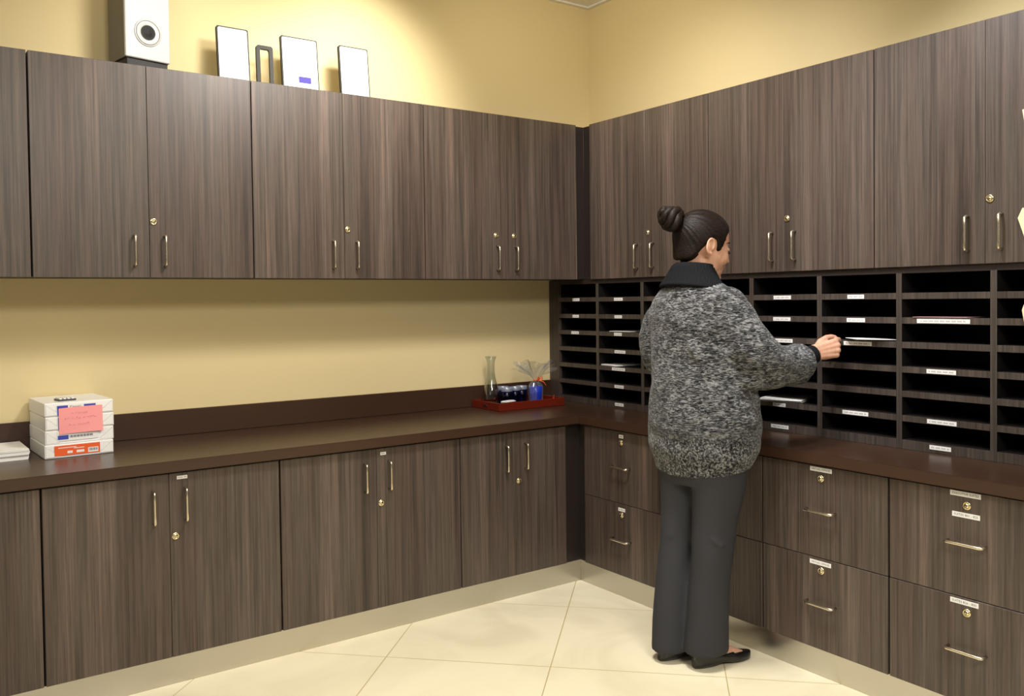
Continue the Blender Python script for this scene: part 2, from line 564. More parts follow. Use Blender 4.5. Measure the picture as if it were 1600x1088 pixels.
STR = {(0, 0): (-.006, .066), (0, 1): (-.010, .060), (0, 2): (-.018, .072),
       (1, 0): (-.004, .074), (1, 1): (-.006, .064), (1, 2): (-.010, .066), (1, 3): (.006, .092), (1, 4): (-.008, .112), (1, 5): (-.004, .078), (1, 6): (-.004, .074),
       (4, 0): (-.01, .098), (4, 1): (-.013, .098), (4, 2): (-.006, .106), (4, 4): (-.02, .075), (4, 5): (-.03, .072), (4, 6): (-.028, .100),
       (5, 0): (-.008, .080), (5, 1): (-.008, .088), (5, 2): (0, .135), (5, 5): (-.012, .125),
       (6, 1): (-.005, .215), (6, 3): (-.012, .120), (6, 5): (-.010, .120), (6, 6): (-.016, .088),
       (7, 4): (0, .12), (7, 6): (.02, .1)}
for c in range(9):
    for k in range(7):
        u0, u1 = DIV[c]+TT/2+.0003, DIV[c+1]-TT/2-.0003
        z = SHZ[k]
        z0, z1 = z-.013, z+.013
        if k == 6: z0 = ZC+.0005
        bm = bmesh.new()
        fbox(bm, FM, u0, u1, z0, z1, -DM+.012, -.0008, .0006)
        front_only(bm); s = link('shelf', bm, [EDGE, SLOT_SHADE], ms, loc=FM @ Vector(((u0+u1)/2, z, 0)))
        SHELF[c, k] = s
        if (c, k) in STR:
            du, wd = STR[c, k]
            make_strip(FM, (u0+u1)/2+du, z-.001 if k < 6 else .9555, wd, .0175, s)

# ------------------------------------------------------------------ paper reams
BLUE = mat('blue_print', (.05, .07, .42), .4)
ORANGE = mat('orange_print', (.85, .13, .03), .4)
WRAP = mat('white_ream_wrapper', (.90, .90, .89), .35)
CREASE = mat('wrapper_crease', (.55, .58, .55), .5)
PINK = mat('pink_note_paper', (.95, .36, .36), .7)


def ream(x, y, z, ang, h, label, kind):
    """front-left bottom corner at x, y; front faces -y"""
    wd, dp = .267, .322
    M = Matrix.Translation((x, y, z)) @ Matrix.Rotation(ang, 4, 'Z')
    t = empty('paper_ream', M @ Vector((wd/2, dp/2, 0)), label, 'paper ream', 'stacked paper reams on the worktop')
    bm = bmesh.new()
    box(bm, 0, wd, 0, dp, .0004, h-.0004, .0035, 3, M=M)
    # folded wrapper ends: shallow triangular flaps on the front face
    for s in (0, 1):
        X = (lambda q: q) if s == 0 else (lambda q: wd-q)
        T = [(.004, h-.004), (.058, .010), (.058, .006), (.004, .004)]
        v1 = [bm.verts.new(M @ Vector((X(a), -.0004, b_))) for a, b_ in T]
        v2 = [bm.verts.new(M @ Vector((X(a), -.0022, b_))) for a, b_ in [(.005, h-.009), (.053, .0095), (.053, .0068), (.005, .006)]]
        fs = [v2] + [[v1[i], v1[(i+1) % 4], v2[(i+1) % 4], v2[i]] for i in range(4)]
        for i, f in enumerate(fs):
            q = bm.faces.new(f); q.material_index = 0 if i != 1 else 1
    bmesh.ops.recalc_face_normals(bm, faces=bm.faces)
    link('wrapper', bm, [WRAP, CREASE], t)
    bm = bmesh.new()
    F = M @ Matrix(((1, 0, 0, 0), (0, 0, -1, 0), (0, 1, 0, 0), (0, 0, 0, 1)))
    if kind == 'orange':
        fbox(bm, F, .036, .212, .010, h-.006, .0023, .0030, mi=0)
        fbox(bm, F, .165, .205, .014, .034, .0028, .0034, mi=1)
        for i in range(9): fbox(bm, F, .169+i*.0037, .1705+i*.0037+(i % 3)*.0006, .020, .031, .0033, .0037, mi=2)
        for a, b_, c, d in ((.05, .12, .041, .044), (.11, .15, .036, .039), (.085, .105, .018, .028), (.12, .15, .018, .028)):
            fbox(bm, F, a, b_, c, d, .0028, .0034, mi=1)
        mm = [ORANGE, STRIP, INK]
    elif kind == 'blue_top':
        fbox(bm, F, .045, .205, .002, h-.010, .0023, .0030, mi=1)
        fbox(bm, F, .047, .088, h-.026, h-.013, .0028, .0034, mi=0)
        fbox(bm, F, .047, .053, .003, h-.020, .0028, .0034, mi=0)
        fbox(bm, F, .150, .196, h-.026, h-.013, .0028, .0034, mi=0)
        text_mesh(bm, 'Paper', .011, F @ Matrix.Translation((.118, h-.019, .0035)), 2, .045)
        mm = [BLUE, STRIP, INK]
    elif kind == 'blue_mid':
        fbox(bm, F, .045, .205, .002, h-.003, .0023, .0030, mi=1)
        fbox(bm, F, .047, .053, .003, h-.004, .0028, .0034, mi=0)
        mm = [BLUE, STRIP, INK]
    else:
        fbox(bm, F, .045, .205, .012, h-.003, .0023, .0030, mi=1)
        fbox(bm, F, .047, .088, .018, .036, .0028, .0034, mi=0)
        x0 = .092
        for i in range(22):
            fbox(bm, F, x0, x0+.002+(i*5 % 3)*.0007, .024, .034, .0028, .0034, mi=2)
            x0 += .0042
        mm = [BLUE, STRIP, INK]
    o = link('printed_label', bm, mm, t)
    o['label'] = {'orange': 'orange printed label with a barcode'}.get(kind, 'blue and white printed label')
    return t


RX, RY, RA = -3.273, -.352, .06
RH = .058
ream(RX, RY, ZC, RA, RH, 'white wrapped paper ream with an orange label, bottom of the stack', 'orange')
zz = ZC+RH
for i, (k, lb) in enumerate((('blue_bot', 'white wrapped paper ream directly on top of the orange labelled one'),
                             ('blue_mid', 'white wrapped paper ream second from the top of the stack'),
                             ('blue_top', 'white wrapped paper ream at the top of the stack, above the pink note'))):
    ream(RX+.004+(i % 2)*.002, RY+.008, zz, RA+.01, RH, lb, k)
    zz += RH
ZR = zz
# pink note taped on the reams
M = Matrix.Translation((RX+.004, RY+.008, ZC)) @ Matrix.Rotation(RA+.01, 4, 'Z')
F = M @ Matrix(((1, 0, 0, 0), (0, 0, -1, 0), (0, 1, 0, 0), (0, 0, 0, 1)))
bm = bmesh.new()
nx = 8
x0, x1, z0, z1 = .052, .222, .098, .208
g = [[bm.verts.new(F @ Vector((x0+(x1-x0)*i/nx, z0+(z1-z0)*j/nx+.003*math.sin(i/nx*2)*(1 if j else 1), .0048+.006*(1-j/nx)**2*(i/nx)))) for i in range(nx+1)] for j in range(nx+1)]
for j in range(nx):
    for i in range(nx):
        bm.faces.new((g[j][i], g[j][i+1], g[j+1][i+1], g[j+1][i]))
r = bmesh.ops.extrude_face_region(bm, geom=list(bm.faces))
bmesh.ops.translate(bm, verts=[v for v in r['geom'] if isinstance(v, bmesh.types.BMVert)], vec=(F.to_3x3() @ Vector((0, 0, .0006))))
bmesh.ops.recalc_face_normals(bm, faces=bm.faces)
random.seed(3)
for row, (zc, a, b_) in enumerate(((.186, .10, .16), (.164, .075, .20), (.138, .09, .165))):
    x = a
    while x < b_:
        pts = [F @ Vector((x+dx, zc+dz, .0098)) for dx, dz in ((0, random.uniform(-.004, .004)), (.003, random.uniform(-.005, .006)), (.006, random.uniform(-.004, .004)))]
        tube(bm, pts, .0006, 4, 1)
        x += random.choice((.0095, .0095, .017))
pn = link('pink_note', bm, [PINK, mat('faded_pen_ink', (.62, .25, .42), .7)], None, loc=F @ Vector((.14, .15, 0)))
tag(pn, 'pink handwritten note stuck to the front of the paper reams', 'note')

# small flat clip case on the reams
bm = bmesh.new()
Mc = Matrix.Translation((RX+.095, RY+.105, ZR)) @ Matrix.Rotation(.15, 4, 'Z')
box(bm, -.036, .036, -.032, .032, .0005, .007, .002, 2, 0, Mc)
for i in range(4): box(bm, -.031+i*.016, -.020+i*.016, -.030, .028, .0068, .0125, .001, 1, 1, Mc)
tag(link('clip_case', bm, [mat('dark_grey_plastic', (.05, .05, .05), .4), mat('silver_plastic', (.85, .85, .83), .4)], None, loc=Mc.translation),
    'small flat dark case with pale strips lying on top of the paper reams', 'case')

# paper stacks at the far left of the worktop


def paper_pile(x1, y0, z, wd, dp, h, ang, label):
    M = Matrix.Translation((x1, y0, z)) @ Matrix.Rotation(ang, 4, 'Z')
    bm = bmesh.new()
    n = 5
    for i in range(n):
        a = random.uniform(-.002, .002)
        box(bm, -wd+a, a, a, dp+a, h*i/n+.0003, h*(i+1)/n-.0002, .0006, 1, 0, M)
    t = link('paper_stack', bm, PAPER, None, loc=M @ Vector((-wd/2, dp/2, 0)))
    return tag(t, label, 'paper stack', 'paper stacks left of the reams')


paper_pile(-3.325, -.292, ZC, .36, .265, .020, .05, 'stack of white paper lying directly on the worktop left of the reams')
paper_pile(-3.322, -.297, ZC+.0203, .36, .265, .024, .035, 'stack of white paper lying on another stack left of the reams')

# ------------------------------------------------------------------ tray with glassware
TRAY = mat('red_brown_lacquer', (.13, .013, .005), .16)
TRAYD = mat('dark_tray_slot', (.03, .006, .004), .5)
tx0, tx1, ty0, ty1 = -.968, -.490, -.318, -.030
tr = empty('serving_tray', ((tx0+tx1)/2, (ty0+ty1)/2, ZC), 'glossy red-brown wooden tray on the worktop near the mail sorter', 'tray')
bm = bmesh.new(); box(bm, tx0+.006, tx1-.006, ty0+.006, ty1-.006, ZC+.0008, ZC+.009); link('base', bm, TRAY, tr)
bm = bmesh.new()
hh = .047
for q in ((tx0, tx1, ty0, ty0+.011), (tx0, tx1, ty1-.011, ty1), (tx0, tx0+.011, ty0+.011, ty1-.011), (tx1-.011, tx1, ty0+.011, ty1-.011)):
    box(bm, *q, ZC+.0008, ZC+hh, .002, 2)
link('rim', bm, TRAY, tr)
for xx, s in ((tx0, -1), (tx1, 1)):
    bm = bmesh.new()
    lathe(bm, [(.013, -.0005), (.013, .0012), (.009, .0018), (.001, .001)], (xx, (ty0+ty1)/2, ZC+.022), 20, 0, Matrix(((0, 0, s, 0), (1.7, 0, 0, 0), (0, .7, 0, 0), (0, 0, 0, 1))).to_3x3().to_4x4(), True, True)
    link('grip_slot', bm, TRAYD, tr)


def glass(name, color, rough=.04, edge=.55, face=.10):
    """thin-walled glass: tinted see-through with a mirror-like sheen growing towards the outline"""
    M = bpy.data.materials.new(name); M.use_nodes = True
    nt = M.node_tree; N = nt.nodes; L = nt.links
    N.remove(N['Principled BSDF'])
    tb = N.new('ShaderNodeBsdfTransparent'); tb.inputs[0].default_value = (*color, 1)
    gb = N.new('ShaderNodeBsdfGlossy'); gb.inputs['Roughness'].default_value = rough
    lw = N.new('ShaderNodeLayerWeight'); lw.inputs[0].default_value = .35
    mr = N.new('ShaderNodeMapRange'); mr.inputs['To Min'].default_value = face; mr.inputs['To Max'].default_value = edge
    mx = N.new('ShaderNodeMixShader')
    L.new(lw.outputs['Facing'], mr.inputs['Value']); L.new(mr.outputs[0], mx.inputs[0])
    L.new(tb.outputs[0], mx.inputs[1]); L.new(gb.outputs[0], mx.inputs[2]); L.new(mx.outputs[0], N['Material Output'].inputs[0])
    return M


CLEAR = glass('clear_glass', (.93, .95, .94), edge=.50, face=.05)
COBALT = glass('cobalt_glass', (.16, .20, .78), .20, edge=.14, face=.02)
FROST = glass('frosted_rim_glass', (.72, .76, .86), .3, .5, .25)
CELLO = glass('clear_cellophane', (.97, .98, .98), .10, .50, .10)
nt = CELLO.node_tree; N = nt.nodes; L = nt.links
df = N.new('ShaderNodeBsdfDiffuse'); df.inputs[0].default_value = (.9, .92, .93, 1)
m2 = N.new('ShaderNodeMixShader'); m2.inputs[0].default_value = .05
src = N['Material Output'].inputs[0].links[0].from_socket
L.new(src, m2.inputs[1]); L.new(df.outputs[0], m2.inputs[2]); L.new(m2.outputs[0], N['Material Output'].inputs[0])
ZT = ZC+.0095


def thin(bm, prof, c, wall=.0018, seg=36, mi=0):
    """closed double-walled vessel of revolution"""
    inner = [(max(r-wall, .0005), z+(wall if i == 0 else 0)) for i, (r, z) in enumerate(prof)]
    lathe(bm, prof + inner[::-1], c, seg, mi, None, True, True)
    bmesh.ops.recalc_face_normals(bm, faces=bm.faces)


bm = bmesh.new()
thin(bm, [(.048, 0), (.053, .004), (.056, .02), (.055, .055), (.049, .090), (.038, .128), (.028, .165), (.0235, .20), (.0225, .24), (.025, .268), (.036, .294)], (-.880, -.105, ZT))
tag(link('glass_carafe', bm, CLEAR), 'tall clear glass carafe with a flared neck standing on the red tray', 'carafe')


def tumbler(x, y, label):
    t = empty('blue_tumbler', (x, y, ZT), label, 'glass', 'blue glasses on the red tray')
    bm = bmesh.new()
    thin(bm, [(.027, 0), (.0285, .003), (.0315, .05), (.034, .088)], (x, y, ZT), .003)
    link('bowl', bm, COBALT, t)
    bm = bmesh.new()
    thin(bm, [(.0341, .0885), (.0347, .100), (.0350, .108)], (x, y, ZT), .0022)
    # ring, not a cup: remove caps
    bmesh.ops.delete(bm, geom=[f for f in bm.faces if len(f.verts) > 4], context='FACES')
    link('rim', bm, FROST, t)
    return t


tumbler(-.822, -.185, 'dark blue glass on the red tray, next to the carafe')
tumbler(-.748, -.165, 'dark blue glass on the red tray, second from the carafe')
tumbler(-.682, -.140, 'dark blue glass on the red tray, just left of the wrapped gift')
tumbler(-.790, -.100, 'dark blue glass on the red tray, behind the other three')

nt = FROST.node_tree
df = nt.nodes.new('ShaderNodeBsdfDiffuse'); df.inputs[0].default_value = (.42, .48, .62, 1)
m2 = nt.nodes.new('ShaderNodeMixShader'); m2.inputs[0].default_value = .35
src = nt.nodes['Material Output'].inputs[0].links[0].from_socket
nt.links.new(src, m2.inputs[1]); nt.links.new(df.outputs[0], m2.inputs[2]); nt.links.new(m2.outputs[0], nt.nodes['Material Output'].inputs[0])

# gift: bright blue cup wrapped in clear cellophane, tied with an orange ribbon
gx, gy = -.600, -.175
gf = empty('wrapped_gift', (gx, gy, ZT), 'bright blue cup wrapped in crinkled clear cellophane with orange ribbon on the tray', 'gift')
bm = bmesh.new()
lathe(bm, [(.034, .001), (.037, .004), (.040, .06), (.041, .105), (.038, .105), (.036, .06), (.032, .012)], (gx, gy, ZT), 32, 0, None, True, True)
link('blue_cup', bm, mat('bright_blue_ceramic', (.01, .035, .42), .12), gf)
random.seed(11)
bm = bmesh.new()
n = 54; rows = 11
prof = [(.030, .000), (.043, .004), (.0455, .06), (.046, .100), (.034, .122), (.012, .140), (.018, .152), (.045, .185), (.078, .215), (.105, .240), (.125, .256)]
ph = [random.uniform(0, 6.28) for _ in range(8)]
top = [random.uniform(.45, 1.15) for _ in range(14)]
rings = []
for j, (r_, z_) in enumerate(prof):
    ring = []
    for k in range(n):
        a = 2*math.pi*k/n
        amp = .05 if j < 5 else .10+.05*(j-5)
        cr = 1+amp*math.sin(7*a+ph[0]+j*.2)+amp*.7*math.sin(13*a+ph[1]-j*.3)+amp*.5*random.uniform(-1, 1)
        tk = 1
        if j > 6:
            q = a/(2*math.pi)*14
            i0 = int(q) % 14
            tk = top[i0]*(1-(q-int(q)))+top[(i0+1) % 14]*(q-int(q))
        rr_ = (r_ if j <= 6 else .018+(r_-.018)*(.55+.45*tk))*cr
        zz_ = z_ if j <= 6 else .152+(z_-.152)*tk
        ring.append(bm.verts.new((gx+rr_*math.cos(a)*1.1, gy+rr_*math.sin(a)*.8, ZT+.001+zz_)))
    rings.append(ring)
for a_, b_ in zip(rings, rings[1:]):
    for k in range(n): bm.faces.new((a_[k], a_[(k+1) % n], b_[(k+1) % n], b_[k]))
link('cellophane', bm, CELLO, gf)
bm = bmesh.new()
pts = [(gx+.014*math.cos(a), gy+.014*math.sin(a), ZT+.140) for a in [k*math.pi/8 for k in range(17)]]
tube(bm, pts, .0035, 6, caps=False)
for s in (-1, 1):
    for z2 in (.0, .008):
        pts = [(gx+.014+s*q[0]*.5, gy-.016-abs(q[0])*.2, ZT+.140+q[1]+z2) for q in ((0, 0), (.018, .012), (.036, .012), (.040, .002), (.024, -.004), (.004, 0))]
        tube(bm, pts, .0026, 6)
pts = [(gx+.012, gy-.018, ZT+.138), (gx+.035, gy-.035, ZT+.128), (gx+.050, gy-.040, ZT+.105)]
tube(bm, pts, .0024, 6)
link('ribbon', bm, mat('orange_ribbon', (.80, .16, .03), .35), gf)

bm = bmesh.new()
Mn = Matrix.Translation((-.885, -.292, ZC+hh+.001)) @ Matrix.Rotation(.25, 4, 'Z') @ Matrix.Rotation(-.06, 4, 'X')
box(bm, -.042, .042, -.020, .024, 0, .005, .002, 2, 0, Mn)
box(bm, -.038, .036, -.016, .022, .0052, .009, .002, 2, 0, Mn)
tag(link('folded_napkin', bm, mat('white_cloth', (.85, .84, .80), .9), None, loc=Mn.translation), 'small folded white napkin lying over the front edge of the red tray', 'napkin')
bm = bmesh.new()
bmesh.ops.create_uvsphere(bm, u_segments=20, v_segments=14, radius=.011, matrix=Matrix.Translation((-.525, -.255, ZT+.0105)))
bmesh.ops.create_uvsphere(bm, u_segments=16, v_segments=10, radius=.0075, matrix=Matrix.Translation((-.525, -.255, ZT+.027)))
tube(bm, [(-.525, -.255, ZT+.033), (-.525, -.255, ZT+.044), (-.522, -.257, ZT+.050)], .0018, 6)
tag(link('glass_stopper', bm, mat('red_glaze', (.55, .05, .02), .08), smooth=True), 'tiny shiny red glass stopper at the right end of the red tray', 'stopper')

# ------------------------------------------------------------------ things on top of the wall cabinets
SIL = mat('silver_plastic_shell', (.52, .52, .50), .35)
SIDE = mat('grey_brown_vinyl', (.17, .15, .12), .5)
RUB = mat('black_rubber', (.012, .012, .012), .6)
a = math.radians(12)
M = Matrix.Translation((-2.904, -.232, ZU1)) @ Matrix.Rotation(a, 4, 'Z')
sp = empty('subwoofer', M @ Vector((.105, .09, 0)), 'silver-fronted box speaker with a round port standing on the wall cabinet', 'speaker')
bm = bmesh.new(); box(bm, .002, .205, .012, .178, .066, .450, .004, 2, M=M); link('box', bm, SIDE, sp)
bm = bmesh.new(); box(bm, 0, .207, -.006, .0115, .068, .452, .006, 3, M=M)
Fp = M @ Matrix(((1, 0, 0, 0), (0, 0, -1, -.006), (0, 1, 0, 0), (0, 0, 0, 1)))
lathe(bm, [(.062, 0), (.062, .002), (.058, .004), (.053, .003)], Fp @ Vector((.103, .190, 0)), 40, 0, Fp.to_3x3().to_4x4())
for i in range(6): fbox(bm, Fp, .058+i*.016, .070+i*.016, .322, .332, 0, .0012, mi=1)
link('front_panel', bm, [SIL, mat('embossed_grey', (.6, .6, .6), .4)], sp)
bm = bmesh.new()
lathe(bm, [(.053, .0042), (.044, .006), (.036, .003), (.031, .0031)], Fp @ Vector((.103, .190, 0)), 40, 0, Fp.to_3x3().to_4x4(), False)
Rf = Fp.to_3x3()
for rr0 in (.0535, .0325):
    P = [Fp @ Vector((.103+rr0*math.cos(t), .190+rr0*math.sin(t), .0045)) for t in [k*math.pi/24 for k in range(49)]]
    tube(bm, P, .0013, 6, 1, False)
link('port_ring', bm, [SIL, mat('dark_seam', (.06, .06, .06), .5)], sp)
bm = bmesh.new()
lathe(bm, [(.0005, .0044), (.012, .0044), (.014, .0032), (.031, .0034)], Fp @ Vector((.103, .190, 0)), 40, 0, Fp.to_3x3().to_4x4(), False)
link('port', bm, DARKHOLE, sp)
bm = bmesh.new(); box(bm, .010, .198, .004, .170, .0006, .0655, .002, 1, M=M); link('base_plate', bm, RUB, sp)

PW = mat('white_plastic_panel', (.74, .74, .73), .4)
PG = mat('grey_edge_trim', (.035, .035, .03), .6, spec=.2)


def rrect(w_, h_, r_, n=6):
    P = []
    for cx, cz, a0 in ((w_-r_, h_-r_, 0), (r_, h_-r_, 90), (r_, r_, 180), (w_-r_, r_, 270)):
        for k in range(n+1):
            t = math.radians(a0+90*k/n)
            P.append((cx+r_*math.cos(t), cz+r_*math.sin(t)))
    return P


def slab_poly(bm, P, y0, y1, M, mi=0, holes=None):
    a_ = [bm.verts.new(M @ Vector((x, y0, z))) for x, z in P]
    b_ = [bm.verts.new(M @ Vector((x, y1, z))) for x, z in P]
    n = len(P)
    fs = []
    if holes is None:
        fs += [bm.faces.new(a_), bm.faces.new(b_[::-1])]
    else:
        c_ = [bm.verts.new(M @ Vector((x, y0, z))) for x, z in holes]
        d_ = [bm.verts.new(M @ Vector((x, y1, z))) for x, z in holes]
        for i in range(n):
            j = (i+1) % n
            fs += [bm.faces.new((a_[i], a_[j], c_[j], c_[i])), bm.faces.new((b_[j], b_[i], d_[i], d_[j])), bm.faces.new((c_[i], c_[j], d_[j], d_[i]))]
    for i in range(n):
        j = (i+1) % n
        fs.append(bm.faces.new((a_[j], a_[i], b_[i], b_[j])))
    for f in fs: f.material_index = mi
    bmesh.ops.recalc_face_normals(bm, faces=fs)


def panel(x0, x1, h_, y, label, lean=.10, rim='all', extra=None, yaw=0.0):
    w_ = x1-x0
    M = Matrix.Translation((x0, y, ZU1+.0008)) @ Matrix.Rotation(yaw, 4, 'Z') @ Matrix.Rotation(-lean, 4, 'X')
    t = empty('flat_speaker', M @ Vector((w_/2, 0, 0)), label, 'speaker', 'white flat panels leaning on top of the wall cabinets')
    bm = bmesh.new()
    P = rrect(w_, h_, .009)
    Pi = [(w_/2+(x-w_/2)*(1-.0062*2/w_), h_/2+(z-h_/2)*(1-.0062*2/h_)) for x, z in P]
    slab_poly(bm, Pi, -.0085, .0085, M)
    link('face', bm, PW, t)
    bm = bmesh.new()
    slab_poly(bm, P, -.0075, .0105, M, 0, [(w_/2+(x-w_/2)*(1-.0060*2/w_), h_/2+(z-h_/2)*(1-.0060*2/h_)) for x, z in P])
    link('edge_band', bm, PG, t)
    if extra: extra(M, t)
    return t


def sticker(M, t):
    bm = bmesh.new()
    F = M @ Matrix(((1, 0, 0, 0), (0, 0, -1, -.0085), (0, 1, 0, 0), (0, 0, 0, 1)))
    fbox(bm, F, .085, .150, .072, .104, .0001, .0008, mi=0)
    fbox(bm, F, .150, .168, .072, .104, .0001, .0008, mi=1)
    o = link('sticker', bm, [mat('violet_blue_print', (.05, .035, .28), .5, spec=.2), mat('pale_grey_print', (.55, .53, .55), .4)], t)
    o['label'] = 'blue and grey sticker'


def badge(M, t):
    bm = bmesh.new()
    F = M @ Matrix(((1, 0, 0, 0), (0, 0, -1, -.0085), (0, 1, 0, 0), (0, 0, 0, 1)))
    pts = [(.075, .066), (.080, .072), (.092, .073), (.096, .066), (.085, .0665)]
    tube(bm, [F @ Vector((x, z, .0006)) for x, z in pts], .0014, 6)
    o = link('badge', bm, mat('grey_badge', (.35, .33, .30), .4), t)
    o['label'] = 'tiny grey badge'


panel(-2.476, -2.322, .300, -.175, 'white flat panel with a thin grey outline, nearest the silver speaker')
panel(-2.158, -1.964, .305, -.175, 'widest white flat panel, with a small blue sticker low on its face', extra=sticker)
panel(-1.845, -1.678, .305, -.175, 'white flat panel with a grey top edge, right of the wide one', extra=badge)
# narrow dark frame
M = Matrix.Translation((-2.288, -.175, ZU1+.0008)) @ Matrix.Rotation(-.06, 4, 'X')
bm = bmesh.new()
slab_poly(bm, rrect(.084, .232, .014), -.008, .008, M, 0, [(.042+(x-.042)*.56, .116+(z-.116)*.84) for x, z in rrect(.084, .232, .014)])
tag(link('dark_stand_frame', bm, mat('dark_olive_grey_plastic', (.028, .027, .020), .5, spec=.25), None, loc=M @ Vector((.042, 0, 0))), 'narrow dark grey hollow frame standing between two white panels', 'frame')
bm = bmesh.new()
tube(bm, [(-1.99, -.13, ZU1+.0035), (-1.965, -.16, ZU1+.004), (-1.950, -.19, ZU1+.03), (-1.962, -.205, ZU1+.075), (-1.945, -.20, ZU1+.045), (-1.925, -.20, ZU1+.0035), (-1.90, -.15, ZU1+.0035)], .0025, 6)
tag(link('thin_cable', bm, mat('pale_grey_cable', (.55, .52, .48), .5), smooth=True), 'short thin pale cable curling up beside the widest white panel', 'cable')

# ------------------------------------------------------------------ mail lying in the slots


def mail(name, c, k, du, dv, wd, dp, th, ang, out, M_, label, cat, sheets=1, lift=0.0, tilt=0):
    """out = how far the front edge stands proud of (or behind, negative) the sorter face"""
    z = SHZ[k]+.0135
    u = (DIV[c]+DIV[c+1])/2+du
    M = Matrix.Translation((-DM+.001-out, -u, z+lift)) @ Matrix.Rotation(ang, 4, 'Z') @ Matrix.Rotation(tilt, 4, 'Y')
    bm = bmesh.new()
    for i in range(sheets):
        a_ = (random.uniform(-.01, .01), random.uniform(-.008, .008)) if i else (0, 0)
        box(bm, a_[0], dp+a_[0], -wd/2+a_[1], wd/2+a_[1], i*(th+.0006)+.0003, i*(th+.0006)+th, .0004, 1, 0, M)
    return tag(link(name, bm, M_, None, loc=M.translation), label, cat, 'mail lying in the slots of the sorter')


random.seed(5)
mail('letter', 1, 2, 0, 0, .17, .24, .003, .06, -.004, PAPER, 'white letter in the second slot column from the corner, third slot down', 'letter')
mail('letter', 1, 4, -.10, 0, .15, .24, .003, -.10, -.004, PAPER, 'white letter in the second slot column from the corner, fifth slot down', 'letter', 2)
mail('letter', 4, 4, -.04, 0, .20, .24, .003, .05, -.004, PAPER, 'white letter sticking out just below the grey sleeve cuff', 'letter', 2)
mail('envelope', 4, 5, -.02, 0, .20, .22, .003, .35, .004, PAPER, 'small pile of white envelopes lying askew in the slot below the sleeve', 'envelope', 4)
mail('letter', 6, 1, -.02, 0, .22, .26, .002, .03, .002, mat('pale_pink_paper', (.50, .28, .27), .7), 'thin pink sheet lying above the longest label strip of the sorter', 'letter')
# manila mail partly cut by the right edge of the photo
MAN = mat('manila_paper', (.83, .60, .28), .75)
MANL = mat('manila_paper_light', (.90, .74, .45), .75)


def manila(P, x, label):
    """manila envelope hanging flat, outline in (y, z)"""
    bm = bmesh.new()
    a_ = [bm.verts.new((x, y, z)) for y, z in P]
    b_ = [bm.verts.new((x+.010, y, z)) for y, z in P]
    bm.faces.new(a_); bm.faces.new(b_[::-1])
    for i in range(len(P)):
        j = (i+1) % len(P)
        bm.faces.new((a_[j], a_[i], b_[i], b_[j]))
    bmesh.ops.recalc_face_normals(bm, faces=bm.faces)
    bmesh.ops.bevel(bm, geom=list(bm.edges), offset=.001, segments=1, affect='EDGES')
    return tag(link('manila_envelope', bm, MANL, None, loc=(x, P[0][0], P[0][1])), label, 'envelope', 'manila envelopes at the right edge of the photo')


manila([(-2.871, 2.245), (-3.055, 2.252), (-3.062, 2.000), (-2.900, 1.995), (-2.880, 2.190)], -.382, 'corner of a manila envelope at the right edge, highest on the wall cabinet door')
manila([(-2.856, 1.85), (-2.872, 1.886), (-3.050, 1.893), (-3.078, 1.705), (-2.905, 1.700)], -.382, 'corner of a manila envelope at the right edge, beside the last vertical handle')
manila([(-2.872, 1.532), (-3.050, 1.540), (-3.060, 1.330), (-2.898, 1.325), (-2.865, 1.511)], -.3685, 'corner of a manila envelope at the right edge, in front of the mail slots')

# ------------------------------------------------------------------ the woman


def fuse(bm, voxel, smooth=6, fac=.5):
    """join overlapping closed shapes of bm into one continuous surface"""
    bmesh.ops.recalc_face_normals(bm, faces=bm.faces)
    me = bpy.data.meshes.new('tmp'); bm.to_mesh(me); bm.free()
    o = bpy.data.objects.new('tmp', me); COL.objects.link(o)
    r = o.modifiers.new('r', 'REMESH'); r.mode = 'VOXEL'; r.voxel_size = voxel; r.use_smooth_shade = True
    if smooth:
        s = o.modifiers.new('s', 'SMOOTH'); s.factor = fac; s.iterations = smooth
    bpy.context.view_layer.update()
    dg = bpy.context.evaluated_depsgraph_get()
    me2 = bpy.data.meshes.new_from_object(o.evaluated_get(dg))
    out = bmesh.new(); out.from_mesh(me2)
    bpy.data.objects.remove(o); bpy.data.meshes.remove(me); bpy.data.meshes.remove(me2)
    return out


def ell(bm, c, r, M=None, seg=28, rot=None):
    T = Matrix.Translation(c)
    if rot: T = T @ rot
    T = T @ Matrix.Diagonal((*r, 1))
    if M is not None: T = M @ T
    bmesh.ops.create_uvsphere(bm, u_segments=seg, v_segments=seg*2//3, radius=1, matrix=T)


def loft(bm, secs, seg=40, p=2.3, caps=True):
    """secs: (x, y, z, a, b, yaw[, tiltx]) ; a = half size along left axis, b along forward axis"""
    rings = []
    for s in secs:
        x, y, z, a, b_, yw = s[:6]
        tx = s[6] if len(s) > 6 else 0
        ring = []
        for k in range(seg):
            t = 2*math.pi*k/seg
            cs, sn = math.cos(t), math.sin(t)
            fx = b_*math.copysign(abs(cs)**(2/p), cs)
            ly = a*math.copysign(abs(sn)**(2/p), sn)
            ring.append(bm.verts.new((x+fx*math.cos(yw)-ly*math.sin(yw), y+fx*math.sin(yw)+ly*math.cos(yw), z+tx*fx)))
        rings.append(ring)
    for q, w_ in zip(rings, rings[1:]):
        for k in range(seg): bm.faces.new((q[k], q[(k+1) % seg], w_[(k+1) % seg], w_[k]))
    if caps:
        bm.faces.new(rings[0][::-1]); bm.faces.new(rings[-1])
    return rings


